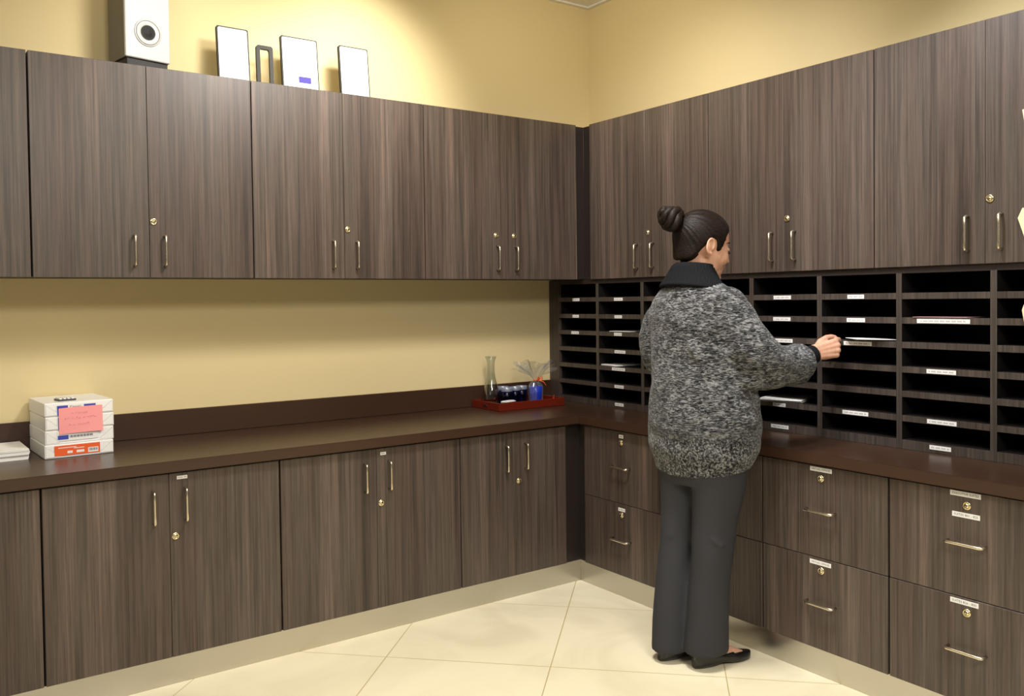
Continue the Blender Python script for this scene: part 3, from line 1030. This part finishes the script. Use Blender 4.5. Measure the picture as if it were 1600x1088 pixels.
def spline(P, n=6):
    """Catmull-Rom through tuples of any length"""
    out = []
    P = [tuple(q) for q in P]
    for i in range(len(P)-1):
        p0, p1, p2, p3 = P[max(i-1, 0)], P[i], P[i+1], P[min(i+2, len(P)-1)]
        for k in range(n):
            t = k/n
            out.append(tuple(.5*((2*b_)+(-a+c)*t+(2*a-5*b_+4*c-d)*t*t+(-a+3*b_-3*c+d)*t**3) for a, b_, c, d in zip(p0, p1, p2, p3)))
    out.append(P[-1])
    return out


def limb(bm, P, n=5, seg=20):
    """P: (x, y, z, r)"""
    Q = spline(P, n)
    tube(bm, [q[:3] for q in Q], [q[3] for q in Q], seg)
    ell(bm, Q[0][:3], (Q[0][3],)*3, seg=16)
    ell(bm, Q[-1][:3], (Q[-1][3],)*3, seg=16)


SKIN = mat('warm_skin', (.60, .33, .22), .48, **{'Subsurface Weight': .12})
SKIN.node_tree.nodes['Principled BSDF'].inputs['Subsurface Radius'].default_value = (.012, .004, .002)
nt, N, L, b = nodes(SKIN)
nz = N.new('ShaderNodeTexNoise'); nz.inputs['Scale'].default_value = 30; nz.inputs['Detail'].default_value = 4
rr = ramp(N, [(.3, (.56, .29, .19)), (.7, (.66, .38, .26))]); L.new(nz.outputs[0], rr.inputs[0]); L.new(rr.outputs[0], b.inputs['Base Color'])

HAIR = mat('dark_brown_hair', (.022, .012, .008), .5, spec=.18)
nt, N, L, b = nodes(HAIR)
tc = N.new('ShaderNodeTexCoord')
mp = N.new('ShaderNodeMapping'); mp.inputs['Scale'].default_value = (14, 60, 150)
nz = N.new('ShaderNodeTexNoise'); nz.inputs['Scale'].default_value = 2.5; nz.inputs['Detail'].default_value = 5
L.new(tc.outputs['Object'], mp.inputs[0]); L.new(mp.outputs[0], nz.inputs[0])
rr = ramp(N, [(.35, (.003, .0018, .0014)), (.66, (.015, .0085, .0055))]); L.new(nz.outputs[0], rr.inputs[0]); L.new(rr.outputs[0], b.inputs['Base Color'])
bp = N.new('ShaderNodeBump'); bp.inputs['Strength'].default_value = .55; bp.inputs['Distance'].default_value = .003
L.new(nz.outputs[0], bp.inputs['Height']); L.new(bp.outputs[0], b.inputs['Normal'])

KNIT = mat('heather_grey_knit', (.12, .12, .12), .95, spec=.1)
nt, N, L, b = nodes(KNIT)
tc = N.new('ShaderNodeTexCoord')


def nse(sc, scale, det, dist=0):
    mp = N.new('ShaderNodeMapping'); mp.inputs['Scale'].default_value = sc
    nz = N.new('ShaderNodeTexNoise'); nz.inputs['Scale'].default_value = scale; nz.inputs['Detail'].default_value = det; nz.inputs['Distortion'].default_value = dist
    L.new(tc.outputs['Object'], mp.inputs[0]); L.new(mp.outputs[0], nz.inputs[0])
    return nz


n1 = nse((66, 66, 235), 1, 3, .8)
n2 = nse((22, 22, 40), 1, 3)
n3 = nse((150, 150, 150), 1, 2)
rr = ramp(N, [(.36, (.008, .008, .0095)), (.50, (.064, .066, .070)), (.67, (.26, .265, .27))])
sep = N.new('ShaderNodeSeparateXYZ'); L.new(tc.outputs['Object'], sep.inputs[0])
lt = N.new('ShaderNodeMapRange'); lt.inputs['From Min'].default_value = .80; lt.inputs['From Max'].default_value = .86
L.new(sep.outputs[2], lt.inputs['Value'])
mxs = N.new('ShaderNodeMix'); mxs.data_type = 'FLOAT'
L.new(lt.outputs[0], mxs.inputs[0]); L.new(n3.outputs[0], mxs.inputs[2]); L.new(n1.outputs[0], mxs.inputs[3])
ad = N.new('ShaderNodeMath'); ad.operation = 'MULTIPLY_ADD'; ad.inputs[1].default_value = .35; 
L.new(n2.outputs[0], ad.inputs[0]); 
sb = N.new('ShaderNodeMath'); sb.operation = 'SUBTRACT'; sb.inputs[1].default_value = .175
L.new(mxs.outputs[0], sb.inputs[0]); L.new(sb.outputs[0], ad.inputs[2])
L.new(ad.outputs[0], rr.inputs[0]); L.new(rr.outputs[0], b.inputs['Base Color'])
bp = N.new('ShaderNodeBump'); bp.inputs['Strength'].default_value = .9; bp.inputs['Distance'].default_value = .006
L.new(mxs.outputs[0], bp.inputs['Height']); L.new(bp.outputs[0], b.inputs['Normal'])
b.inputs['Sheen Weight'].default_value = .15

BLK = mat('black_rib_knit', (.0075, .008, .010), .9, spec=.15)
nt, N, L, b = nodes(BLK)
tc = N.new('ShaderNodeTexCoord'); mp = N.new('ShaderNodeMapping'); mp.inputs['Scale'].default_value = (220, 220, 25)
nz = N.new('ShaderNodeTexNoise'); nz.inputs['Scale'].default_value = 1
L.new(tc.outputs['Object'], mp.inputs[0]); L.new(mp.outputs[0], nz.inputs[0])
bp = N.new('ShaderNodeBump'); bp.inputs['Strength'].default_value = .8; bp.inputs['Distance'].default_value = .004
L.new(nz.outputs[0], bp.inputs['Height']); L.new(bp.outputs[0], b.inputs['Normal'])
PANTS = mat('charcoal_trouser_cloth', (.040, .041, .047), .85, spec=.2)
nt, N, L, b = nodes(PANTS)
nz = N.new('ShaderNodeTexNoise'); nz.inputs['Scale'].default_value = 500
bp = N.new('ShaderNodeBump'); bp.inputs['Strength'].default_value = .25; bp.inputs['Distance'].default_value = .001
L.new(nz.outputs[0], bp.inputs['Height']); L.new(bp.outputs[0], b.inputs['Normal'])
SHOE = mat('black_leather', (.008, .007, .007), .28)

wom = empty('person', (-.97, -1.80, 0), 'woman with a dark hair bun in grey knit sweater and charcoal trousers, seen from behind', 'person')

# head frame: x forward, y left, z up
HC = Vector((-.922, -1.818, 1.794))
HM = Matrix.Translation(HC) @ Matrix.Rotation(math.radians(-20), 4, 'Z') @ Matrix.Rotation(math.radians(11), 4, 'Y') @ Matrix.Scale(1.10, 4)


def hp(x, y, z): return HM @ Vector((x, y, z))


bm = bmesh.new()
# cranium, face, jaw
ell(bm, (-.012, 0, .034), (.110, .086, .098), HM, 40)
ell(bm, (.036, 0, -.022), (.068, .070, .095), HM, 36)
ell(bm, (.040, 0, -.090), (.050, .050, .038), HM, 30)
ell(bm, (.074, 0, -.112), (.024, .024, .018), HM, 24)
ell(bm, (.066, 0, .026), (.032, .056, .030), HM, 24)
for s in (-1, 1):
    ell(bm, (.062, s*.038, -.038), (.034, .028, .036), HM, 24)
    ell(bm, (.082, s*.031, -.002), (.017, .020, .012), HM, 20)      # closed upper lids, looking down
    ell(bm, (.104, s*.009, -.044), (.011, .008, .007), HM, 16)      # nostril wings
    ell(bm, (.012, s*.044, -.074), (.050, .018, .036), HM, 20)     # jaw angle
tube(bm, [hp(.090, 0, .014), hp(.100, 0, -.010), hp(.110, 0, -.030), hp(.114, 0, -.040)], [.010, .010, .0105, .0095], 16)
ell(bm, (.114, 0, -.040), (.0095, .010, .0085), HM, 16)
ell(bm, (.092, 0, -.066), (.013, .024, .0065), HM, 20)
ell(bm, (.088, 0, -.077), (.014, .020, .0075), HM, 20)
ell(bm, (.072, 0, -.088), (.024, .034, .024), HM, 20)
# ears: outer helix as a bent tube, thin plate, lobe
for s in (-1, 1):
    P = []
    for k in range(15):
        t = math.radians(-95+k*20)           # from lobe round the back and over the top
        P.append(hp(-.014-.017*math.cos(t), s*(.0885+.006*(1+math.cos(t))*.8), -.010+.029*math.sin(t)))
    tube(bm, P, [.0040]+[.0052]*13+[.0040], 10)
    ell(bm, (-.012, s*.0845, -.010), (.015, .0045, .026), HM, 20)
    ell(bm, (-.006, s*.0880, -.038), (.0085, .0055, .0095), HM, 16)
    ell(bm, (.001, s*.0870, -.014), (.005, .006, .008), HM, 12)
# neck and upper back
limb(bm, [(-.965, -1.802, 1.50, .085), (-.968, -1.802, 1.60, .066), (-.962, -1.800, 1.68, .058), (-.955, -1.803, 1.76, .060)], 5, 28)
# torso
loft(bm, spline([(-.955, -1.80, 1.60, .06, .06, 0), (-.945, -1.80, 1.555, .15, .085, 0), (-.94, -1.80, 1.50, .195, .105, 0), (-.93, -1.80, 1.36, .175, .12, 0),
                 (-.93, -1.80, 1.18, .145, .105, 0), (-.935, -1.81, 1.02, .175, .13, 0), (-.94, -1.82, .88, .19, .14, 0), (-.95, -1.82, .80, .16, .12, 0)], 4), 36)
# right arm reaching forward, hand upright with the thumb on top
W = Vector((-.515, -2.083, 1.326))
limb(bm, [(-.935, -1.975, 1.505, .062), (-.90, -2.03, 1.37, .056), (-.855, -2.065, 1.265, .047), (-.74, -2.065, 1.272, .043), (-.60, -2.07, 1.30, .031), (*W, .025)], 5, 22)
# left arm: hangs, forearm forward
limb(bm, [(-.935, -1.62, 1.505, .062), (-.925, -1.545, 1.37, .056), (-.900, -1.552, 1.265, .045), (-.80, -1.575, 1.228, .040), (-.68, -1.62, 1.235, .030), (-.655, -1.63, 1.24, .026)], 5, 22)


def hand(bm, W, d, n, t, curl, thumb_side=1):
    """W wrist, d towards the knuckles, n out of the back of the hand, t towards the thumb"""
    d, n, t = Vector(d).normalized(), Vector(n), Vector(t)
    n = (n-d*n.dot(d)).normalized()
    t2 = d.cross(n); t = t2 if t2.dot(t) > 0 else -t2
    offs = [.031, .0105, -.0105, -.029]
    klen = [.106, .109, .104, .095]
    segs = [(.050, .030, .024), (.055, .034, .025), (.051, .032, .024), (.040, .025, .021)]
    for i in range(4):
        K = W+d*klen[i]+t*offs[i]+n*(.004 if i in (1, 2) else 0)
        S = W+d*.012+t*offs[i]*.55
        tube(bm, [S-d*.02, S+(K-S)*.5-n*.001, K], [.019, .0165, .0132], 14)
        ell(bm, K, (.0135,)*3, seg=14)
        ang = 0
        p = K.copy()
        rad = [.0122, .0112, .0102, .0088]
        pts = [p.copy()]
        for j, (ln, cb) in enumerate(zip(segs[i], curl[i])):
            ang += math.radians(cb)
            dirv = (d*math.cos(ang)-n*math.sin(ang)+t*(.10-.06*i)*.6).normalized()
            mid = p+dirv*ln*.5
            p = p+dirv*ln
            pts += [mid, p.copy()]
        sc_ = .92 if i == 3 else 1
        rr_ = [rad[0], rad[0]*.95, rad[1], rad[1]*.95, rad[2], rad[2]*.95, rad[3]]
        tube(bm, pts, [q*sc_ for q in rr_], 12)
        for q, r_ in zip(pts[::2], rad): ell(bm, q, (r_*sc_,)*3, seg=12)
    # palm body
    X = Matrix((d, t, n)).transposed().to_4x4()
    ell(bm, (0, 0, 0), (.062, .040, .0165), Matrix.Translation(W+d*.058-n*.006) @ X, 24)
    ell(bm, (0, 0, 0), (.034, .018, .018), Matrix.Translation(W+d*.035+t*.022-n*.010) @ X, 20)
    # thumb, leaving the side of the palm near its base
    T = [W+d*.018+t*.020-n*.006, W+d*.046+t*.042-n*.016, W+d*.082+t*.053-n*.026, W+d*.108+t*.052-n*.034, W+d*.126+t*.048-n*.040]
    tube(bm, T, [.0165, .0150, .0130, .0125, .0095], 14)
    ell(bm, T[-1], (.0098,)*3, seg=14); ell(bm, T[2], (.0132,)*3, seg=14)
    return W+d*.126+t*.040-n*.040


Rtip = hand(bm, W, (.85, -.46, .18), (-.45, -.88, .15), (0, 0, 1), [(48, 46, 22), (66, 60, 30), (76, 68, 36), (84, 70, 38)])
WL = Vector((-.655, -1.63, 1.24))
hand(bm, WL, (.93, -.20, .05), (-.05, .95, .35), (0, -.3, 1), [(30, 35, 18), (36, 40, 20), (42, 42, 22), (48, 44, 24)])
# legs and feet
ANK = {'l': Vector((-1.04, -1.725, 0)), 'r': Vector((-.978, -1.868, 0))}
limb(bm, [(-.955, -1.745, .88, .098), (-.965, -1.742, .70, .082), (-.99, -1.735, .48, .056), (-1.015, -1.73, .33, .052), (-1.04, -1.725, .13, .034), (-1.035, -1.725, .085, .036)], 5, 24)
limb(bm, [(-.945, -1.905, .88, .098), (-.950, -1.905, .70, .082), (-.965, -1.895, .48, .056), (-.975, -1.885, .33, .052), (-.978, -1.868, .13, .034), (-.975, -1.868, .085, .036)], 5, 24)
FD = Vector((.975, -.20, 0)).normalized()
for q in ANK.values():
    P = [q-FD*.030+Vector((0, 0, .068)), q+FD*.05+Vector((0, 0, .072)), q+FD*.12+Vector((0, 0, .042)), q+FD*.175+Vector((0, 0, .026))]
    tube(bm, P, [.028, .032, .026, .016], 18); ell(bm, P[0], (.032,)*3, seg=14); ell(bm, P[-1], (.024, .024, .014), seg=14)
bm = fuse(bm, .0034, 5)
body = link('body', bm, SKIN, wom, smooth=True)

# eyebrows and lashes
bm = bmesh.new()
for s in (-1, 1):
    tube(bm, [hp(.099, s*.012, .022), hp(.096, s*.028, .029), hp(.085, s*.045, .027), hp(.071, s*.057, .020)], [.0022, .0030, .0026, .0012], 8)
link('eyebrows', bm, HAIR, body)
bm = bmesh.new()
for s in (-1, 1):
    tube(bm, [hp(.097, s*.017, -.007), hp(.100, s*.028, -.0095), hp(.094, s*.042, -.009), hp(.084, s*.050, -.005)], [.0010, .0018, .0020, .0010], 8)
    for k in range(6):
        y = .020+k*.0055; x0_ = .100-.0035*max(0, k-1)*.9
        tube(bm, [hp(x0_, s*y, -.008), hp(x0_+.008, s*(y+.002), -.014)], [.0008, .0003], 5)
link('eyelashes', bm, HAIR, body)

# hair: swept up to the bun; where there is no hair the shell dives under the skin


def zline(x):
    P = [(-.14, -.078), (-.095, -.076), (-.070, -.068), (-.045, -.040), (-.022, .000), (-.004, .024), (.012, .018), (.028, -.020), (.038, -.018), (.050, .028), (.070, .066), (.088, .088), (.14, .13)]
    for (a, za), (c, zc) in zip(P, P[1:]):
        if a <= x <= c: return za+(zc-za)*(x-a)/(c-a)
    return P[0][1] if x < P[0][0] else P[-1][1]


bm = bmesh.new()
nu, nv = 120, 80
rings = []
for j in range(nv+1):
    ph_ = math.pi*(j/nv)*.86+.0001
    ring = []
    for i in range(nu):
        th_ = 2*math.pi*i/nu
        dv = Vector((math.sin(ph_)*math.cos(th_), math.sin(ph_)*math.sin(th_), math.cos(ph_)))
        # radius of the skull (cranium + nape) along dv, from (-.012, 0, .020)

        def rad(c, r_):
            o_ = Vector((-.012, 0, .020))-Vector(c)
            A = sum((dv[k]/r_[k])**2 for k in range(3)); B = 2*sum(dv[k]*o_[k]/r_[k]**2 for k in range(3)); Cc = sum((o_[k]/r_[k])**2 for k in range(3))-1
            D_ = B*B-4*A*Cc
            return (-B+math.sqrt(D_))/(2*A) if D_ > 0 else 0
        Rs = (rad((-.012, 0, .034), (.110, .086, .098)), rad((.036, 0, -.022), (.068, .070, .095)), rad((-.050, 0, -.028), (.056, .064, .082)))
        R_ = sum(q**14 for q in Rs)**(1/14)
        p = Vector((-.012, 0, .020))+dv*R_
        e = (p.z-zline(p.x))
        k_ = max(-1, min(1, e/.010))
        off = .0075*k_ if k_ > 0 else .016*k_
        # combed ridges running towards the bun
        bx = Vector((-.118, 0, .070))
        dd = (p-bx)
        az = math.atan2(dd.y, dd.z*.7+dd.x*.7)
        off += .0011*math.sin(az*34+3*math.sin(az*5))*max(0, k_)
        ring.append(bm.verts.new(HM @ (p+dv*off)))
    rings.append(ring)
for a_, b_ in zip(rings, rings[1:]):
    for i in range(nu):
        bm.faces.new((a_[i], a_[(i+1) % nu], b_[(i+1) % nu], b_[i]))
bm.faces.new(rings[0][::-1]); bm.faces.new(rings[-1])
bmesh.ops.recalc_face_normals(bm, faces=bm.faces)
hair = link('hair', bm, HAIR, wom, smooth=True)
# bun: twisted coils
bm = bmesh.new()
BC = Vector((-.158, .004, .082))
ell(bm, BC, (.036, .036, .036), HM, 24)
ax = Vector((-.85, 0, .52)).normalized(); e1 = Vector((0, 1, 0)); e2 = ax.cross(e1)
for lvl, (R_, h_, r_, ph0) in enumerate(((.036, -.022, .020, 0), (.034, -.002, .021, 1.3), (.026, .018, .019, 2.8), (.010, .030, .015, 4.0))):
    pts = []; rs = []
    for k in range(26):
        t = ph0+k/25*2*math.pi*1.08
        wob = 1+.10*math.sin(3*t+lvl)
        pts.append(HM @ (BC+(e1*math.cos(t)+e2*math.sin(t))*R_*wob+ax*(h_+.008*math.sin(2*t+lvl))))
        rs.append(r_*(.72+.28*math.sin(math.pi*k/25)))
    tube(bm, pts, rs, 14)
tube(bm, [HM @ Vector(q) for q in ((-.095, 0, .060), (-.130, .002, .072), (-.155, .004, .082))], [.034, .026, .024], 18)
for f in bm.faces: f.smooth = True
link('hair_bun', bm, HAIR, hair)

# ---- sweater
bm = bmesh.new()
loft(bm, spline([(-.962, -1.792, 1.655, .070, .070, 0), (-.957, -1.795, 1.622, .145, .100, 0), (-.950, -1.800, 1.590, .195, .125, 0), (-.942, -1.802, 1.535, .232, .150, 0),
                 (-.935, -1.800, 1.45, .236, .170, 0), (-.930, -1.800, 1.34, .226, .178, 0), (-.930, -1.812, 1.20, .232, .190, 0), (-.930, -1.822, 1.07, .252, .205, 0),
                 (-.930, -1.822, .95, .250, .202, 0), (-.932, -1.818, .88, .228, .182, 0, .06), (-.936, -1.812, .842, .212, .165, 0, .10)], 4), 64, 2.15)
# right sleeve, wide and drooping
limb(bm, [(-.935, -1.955, 1.530, .085), (-.915, -2.000, 1.440, .102), (-.875, -2.045, 1.345, .104), (-.800, -2.060, 1.292, .096), (-.740, -2.062, 1.282, .086)], 6, 32)
tube(bm, [(-.74, -2.062, 1.280), (-.69, -2.062, 1.281), (-.645, -2.062, 1.281), (-.618, -2.062, 1.280), (-.598, -2.062, 1.278)], [.086, .084, .085, .088, .091], 32)
ell(bm, (-.80, -2.05, 1.225), (.16, .055, .040))
ell(bm, (-.90, -1.985, 1.26), (.10, .07, .10))
# left sleeve
limb(bm, [(-.935, -1.66, 1.530, .085), (-.925, -1.590, 1.44, .096), (-.915, -1.555, 1.34, .096), (-.870, -1.560, 1.255, .090)], 6, 32)
tube(bm, [(-.89, -1.555, 1.26), (-.81, -1.565, 1.225), (-.74, -1.60, 1.225)], [.088, .082, .078], 32)
# drape folds on the right hip
for P in ([(-1.00, -1.985, 1.24, .012), (-1.03, -2.005, 1.16, .017), (-1.09, -1.96, 1.09, .018), (-1.13, -1.88, 1.05, .010)],
          [(-.93, -2.020, 1.22, .014), (-.96, -2.035, 1.12, .020), (-1.03, -2.00, 1.03, .020), (-1.10, -1.93, .99, .012)],
          [(-.84, -2.000, 1.22, .014), (-.84, -2.030, 1.10, .020), (-.89, -2.040, 1.01, .020), (-.98, -2.00, .94, .012)],
          [(-1.06, -1.86, 1.50, .010), (-1.09, -1.90, 1.38, .013), (-1.06, -1.95, 1.28, .012)],
          [(-.99, -2.02, 1.46, .008), (-.985, -2.085, 1.36, .012), (-.92, -2.12, 1.29, .010)]):
    limb(bm, P, 6, 14)
bm = fuse(bm, .0070, 3, .5)
for v in bm.verts:
    q = v.co
    a_ = noise.noise(Vector((q.x*5, q.y*5, q.z*11)))*.010+noise.noise(Vector((q.x*14, q.y*14, q.z*22)))*.004
    hem = max(0, 1-abs(q.z-.85)/.03)
    v.co += v.normal*(a_+.001)*(1-.6*hem)
sw = link('sweater', bm, KNIT, wom, smooth=True)
sw['label'] = 'heather grey knitted sweater'
# collar
bm = bmesh.new()
prof = [(-.955, -1.803, 1.716, .074, .074, 0, -.10), (-.957, -1.803, 1.712, .084, .084, 0, -.12), (-.960, -1.800, 1.690, .095, .096, 0, -.20), (-.958, -1.798, 1.655, .118, .110, 0, -.22),
        (-.955, -1.796, 1.620, .148, .128, 0, -.20), (-.952, -1.796, 1.605, .158, .138, 0, -.20), (-.952, -1.796, 1.598, .152, .132, 0, -.20), (-.955, -1.796, 1.61, .12, .10, 0, -.2),
        (-.957, -1.80, 1.66, .080, .080, 0, -.15), (-.955, -1.803, 1.705, .068, .068, 0, -.10)]
rg = loft(bm, spline(prof, 4), 120, 2.0, caps=False)
for j, ring in enumerate(rg):
    cx_ = sum((v.co for v in ring), Vector())/len(ring)
    for k, v in enumerate(ring):
        o_ = (v.co-cx_); o_.z = 0
        v.co += o_.normalized()*.0016*(1 if k % 3 else -1)
for k in range(120):
    bm.faces.new((rg[-1][k], rg[-1][(k+1) % 120], rg[0][(k+1) % 120], rg[0][k]))
bmesh.ops.recalc_face_normals(bm, faces=bm.faces)
link('collar', bm, BLK, sw, smooth=True)['label'] = 'black ribbed collar'
# cuffs
for P in ([(-.66, -2.063, 1.290, .050), (-.61, -2.068, 1.298, .048), (-.565, -2.074, 1.308, .044), (-.520, -2.084, 1.322, .040)],
          [(-.78, -1.575, 1.222, .046), (-.72, -1.602, 1.228, .043), (-.685, -1.617, 1.234, .037)]):
    bm = bmesh.new()
    Q = spline(P, 5)
    rg = tube(bm, [q[:3] for q in Q], [q[3] for q in Q], 60)
    for ring in rg:
        c_ = sum((v.co for v in ring), Vector())/len(ring)
        for k, v in enumerate(ring):
            if k % 3 == 0: v.co += (c_-v.co).normalized()*.0016
    link('cuff', bm, BLK, sw, smooth=True)['label'] = 'black ribbed cuff'

# ---- trousers
bm = bmesh.new()
loft(bm, spline([(-.93, -1.82, 1.02, .17, .13, 0), (-.94, -1.822, .92, .195, .15, 0), (-.945, -1.822, .84, .195, .15, 0), (-.95, -1.822, .78, .17, .125, 0)], 4), 48)
for pts in ([(-.955, -1.738, .86, .092, .120), (-.965, -1.738, .75, .088, .108), (-.985, -1.738, .63, .078, .088), (-1.00, -1.735, .50, .073, .080), (-1.015, -1.732, .36, .074, .082), (-1.030, -1.728, .19, .076, .088), (-1.036, -1.725, .045, .074, .092)],
            [(-.945, -1.918, .86, .100, .125), (-.948, -1.918, .75, .094, .118), (-.957, -1.908, .63, .084, .100), (-.965, -1.898, .50, .078, .090), (-.970, -1.886, .36, .078, .088), (-.972, -1.876, .19, .080, .094), (-.972, -1.868, .062, .080, .100)]):
    loft(bm, [(x, y, z, a, b_, math.radians(-8)) for x, y, z, a, b_ in spline(pts, 6)], 40, 2.1)
for P in ([(-1.015, -1.935, .62, .004), (-1.030, -1.96, .57, .006), (-.995, -1.985, .54, .004)], [(-1.005, -1.95, .53, .004), (-1.025, -1.93, .48, .007), (-1.040, -1.89, .45, .004)],
          [(-1.04, -1.79, .60, .005), (-1.07, -1.76, .55, .009), (-1.06, -1.72, .52, .005)], [(-.985, -1.99, .68, .004), (-.990, -1.985, .64, .006), (-.965, -1.985, .61, .004)]):
    limb(bm, P, 5, 12)
bm = fuse(bm, .0075, 7, .6)
for v in bm.verts:
    q = v.co
    v.co += v.normal*(noise.noise(Vector((q.x*7, q.y*7, q.z*4)))*.006+noise.noise(Vector((q.x*16, q.y*16, q.z*9)))*.0022)*(1 if q.z > .1 else q.z*10)
link('trousers', bm, PANTS, wom, smooth=True)['label'] = 'charcoal flared trousers'

# ---- shoes
for key, q in ANK.items():
    bm = bmesh.new()
    sd = Vector((-FD.y, FD.x, 0))
    L0, LN = -.060, .290
    n = 22; seg = 28
    rings = []
    for i in range(n+1):
        s = i/n
        c = q+FD*(L0+LN*s)
        hw = (.034+.012*s-.0*s) if s < .7 else .0424
        hw *= math.sqrt(max(0.02, 1-((.10-s)/.12)**2)) if s < .10 else 1
        hw *= math.sqrt(max(0.01, 1-((s-.72)/.29)**2)) if s > .72 else 1
        top = .098-.058*min(1, s/.62) if s < .62 else .042-.010*(s-.62)/.38
        if .25 < s < .66: top = max(top, .050)
        bot = .0008 if (s < .30 or s > .62) else .0008+.010*math.sin((s-.30)/.32*math.pi)
        ring = []
        for k in range(seg):
            t = 2*math.pi*k/seg
            cs, sn = math.cos(t), math.sin(t)
            yy = hw*math.copysign(abs(cs)**.8, cs)
            zz_ = (top+bot)/2+(top-bot)/2*math.copysign(abs(sn)**.55, sn)
            ring.append(bm.verts.new(c+sd*yy+Vector((0, 0, zz_))))
        rings.append(ring)
    for a_, b_ in zip(rings, rings[1:]):
        for k in range(seg): bm.faces.new((a_[k], a_[(k+1) % seg], b_[(k+1) % seg], b_[k]))
    bm.faces.new(rings[0][::-1]); bm.faces.new(rings[-1])
    bmesh.ops.recalc_face_normals(bm, faces=bm.faces)
    sh = link('shoe', bm, SHOE, wom, smooth=True)
    bm = bmesh.new()
    c = q+FD*.045
    tube(bm, [c+sd*.042+Vector((0, 0, .055)), c+sd*.036+Vector((0, 0, .098)), c+Vector((0, 0, .118)), c-sd*.036+Vector((0, 0, .098)), c-sd*.042+Vector((0, 0, .055))], .006, 8)
    link('strap', bm, SHOE, sh, smooth=True)
random.seed(4)

# card in her right hand, going into the slot
bm = bmesh.new()
zc_ = SHZ[2]+.0165
Mk = Matrix.Translation((-.375, -2.195, zc_+.004)) @ Matrix.Rotation(math.radians(-38), 4, 'Z') @ Matrix.Rotation(math.radians(1.5), 4, 'Y')
box(bm, -.03, .15, -.085, .055, 0, .0025, .0005, 1, 0, Mk)
tag(link('white_card', bm, PAPER, None, loc=Mk.translation), 'thin white card the woman is sliding into a mail slot with her right hand', 'card')

# ------------------------------------------------------------------ survey units -> metres
S_ = Matrix.Scale(U, 4)
for me in bpy.data.meshes:
    me.transform(S_)
for o in bpy.data.objects:
    if o.type not in ('CAMERA', 'LIGHT'):
        o.location = o.location*U
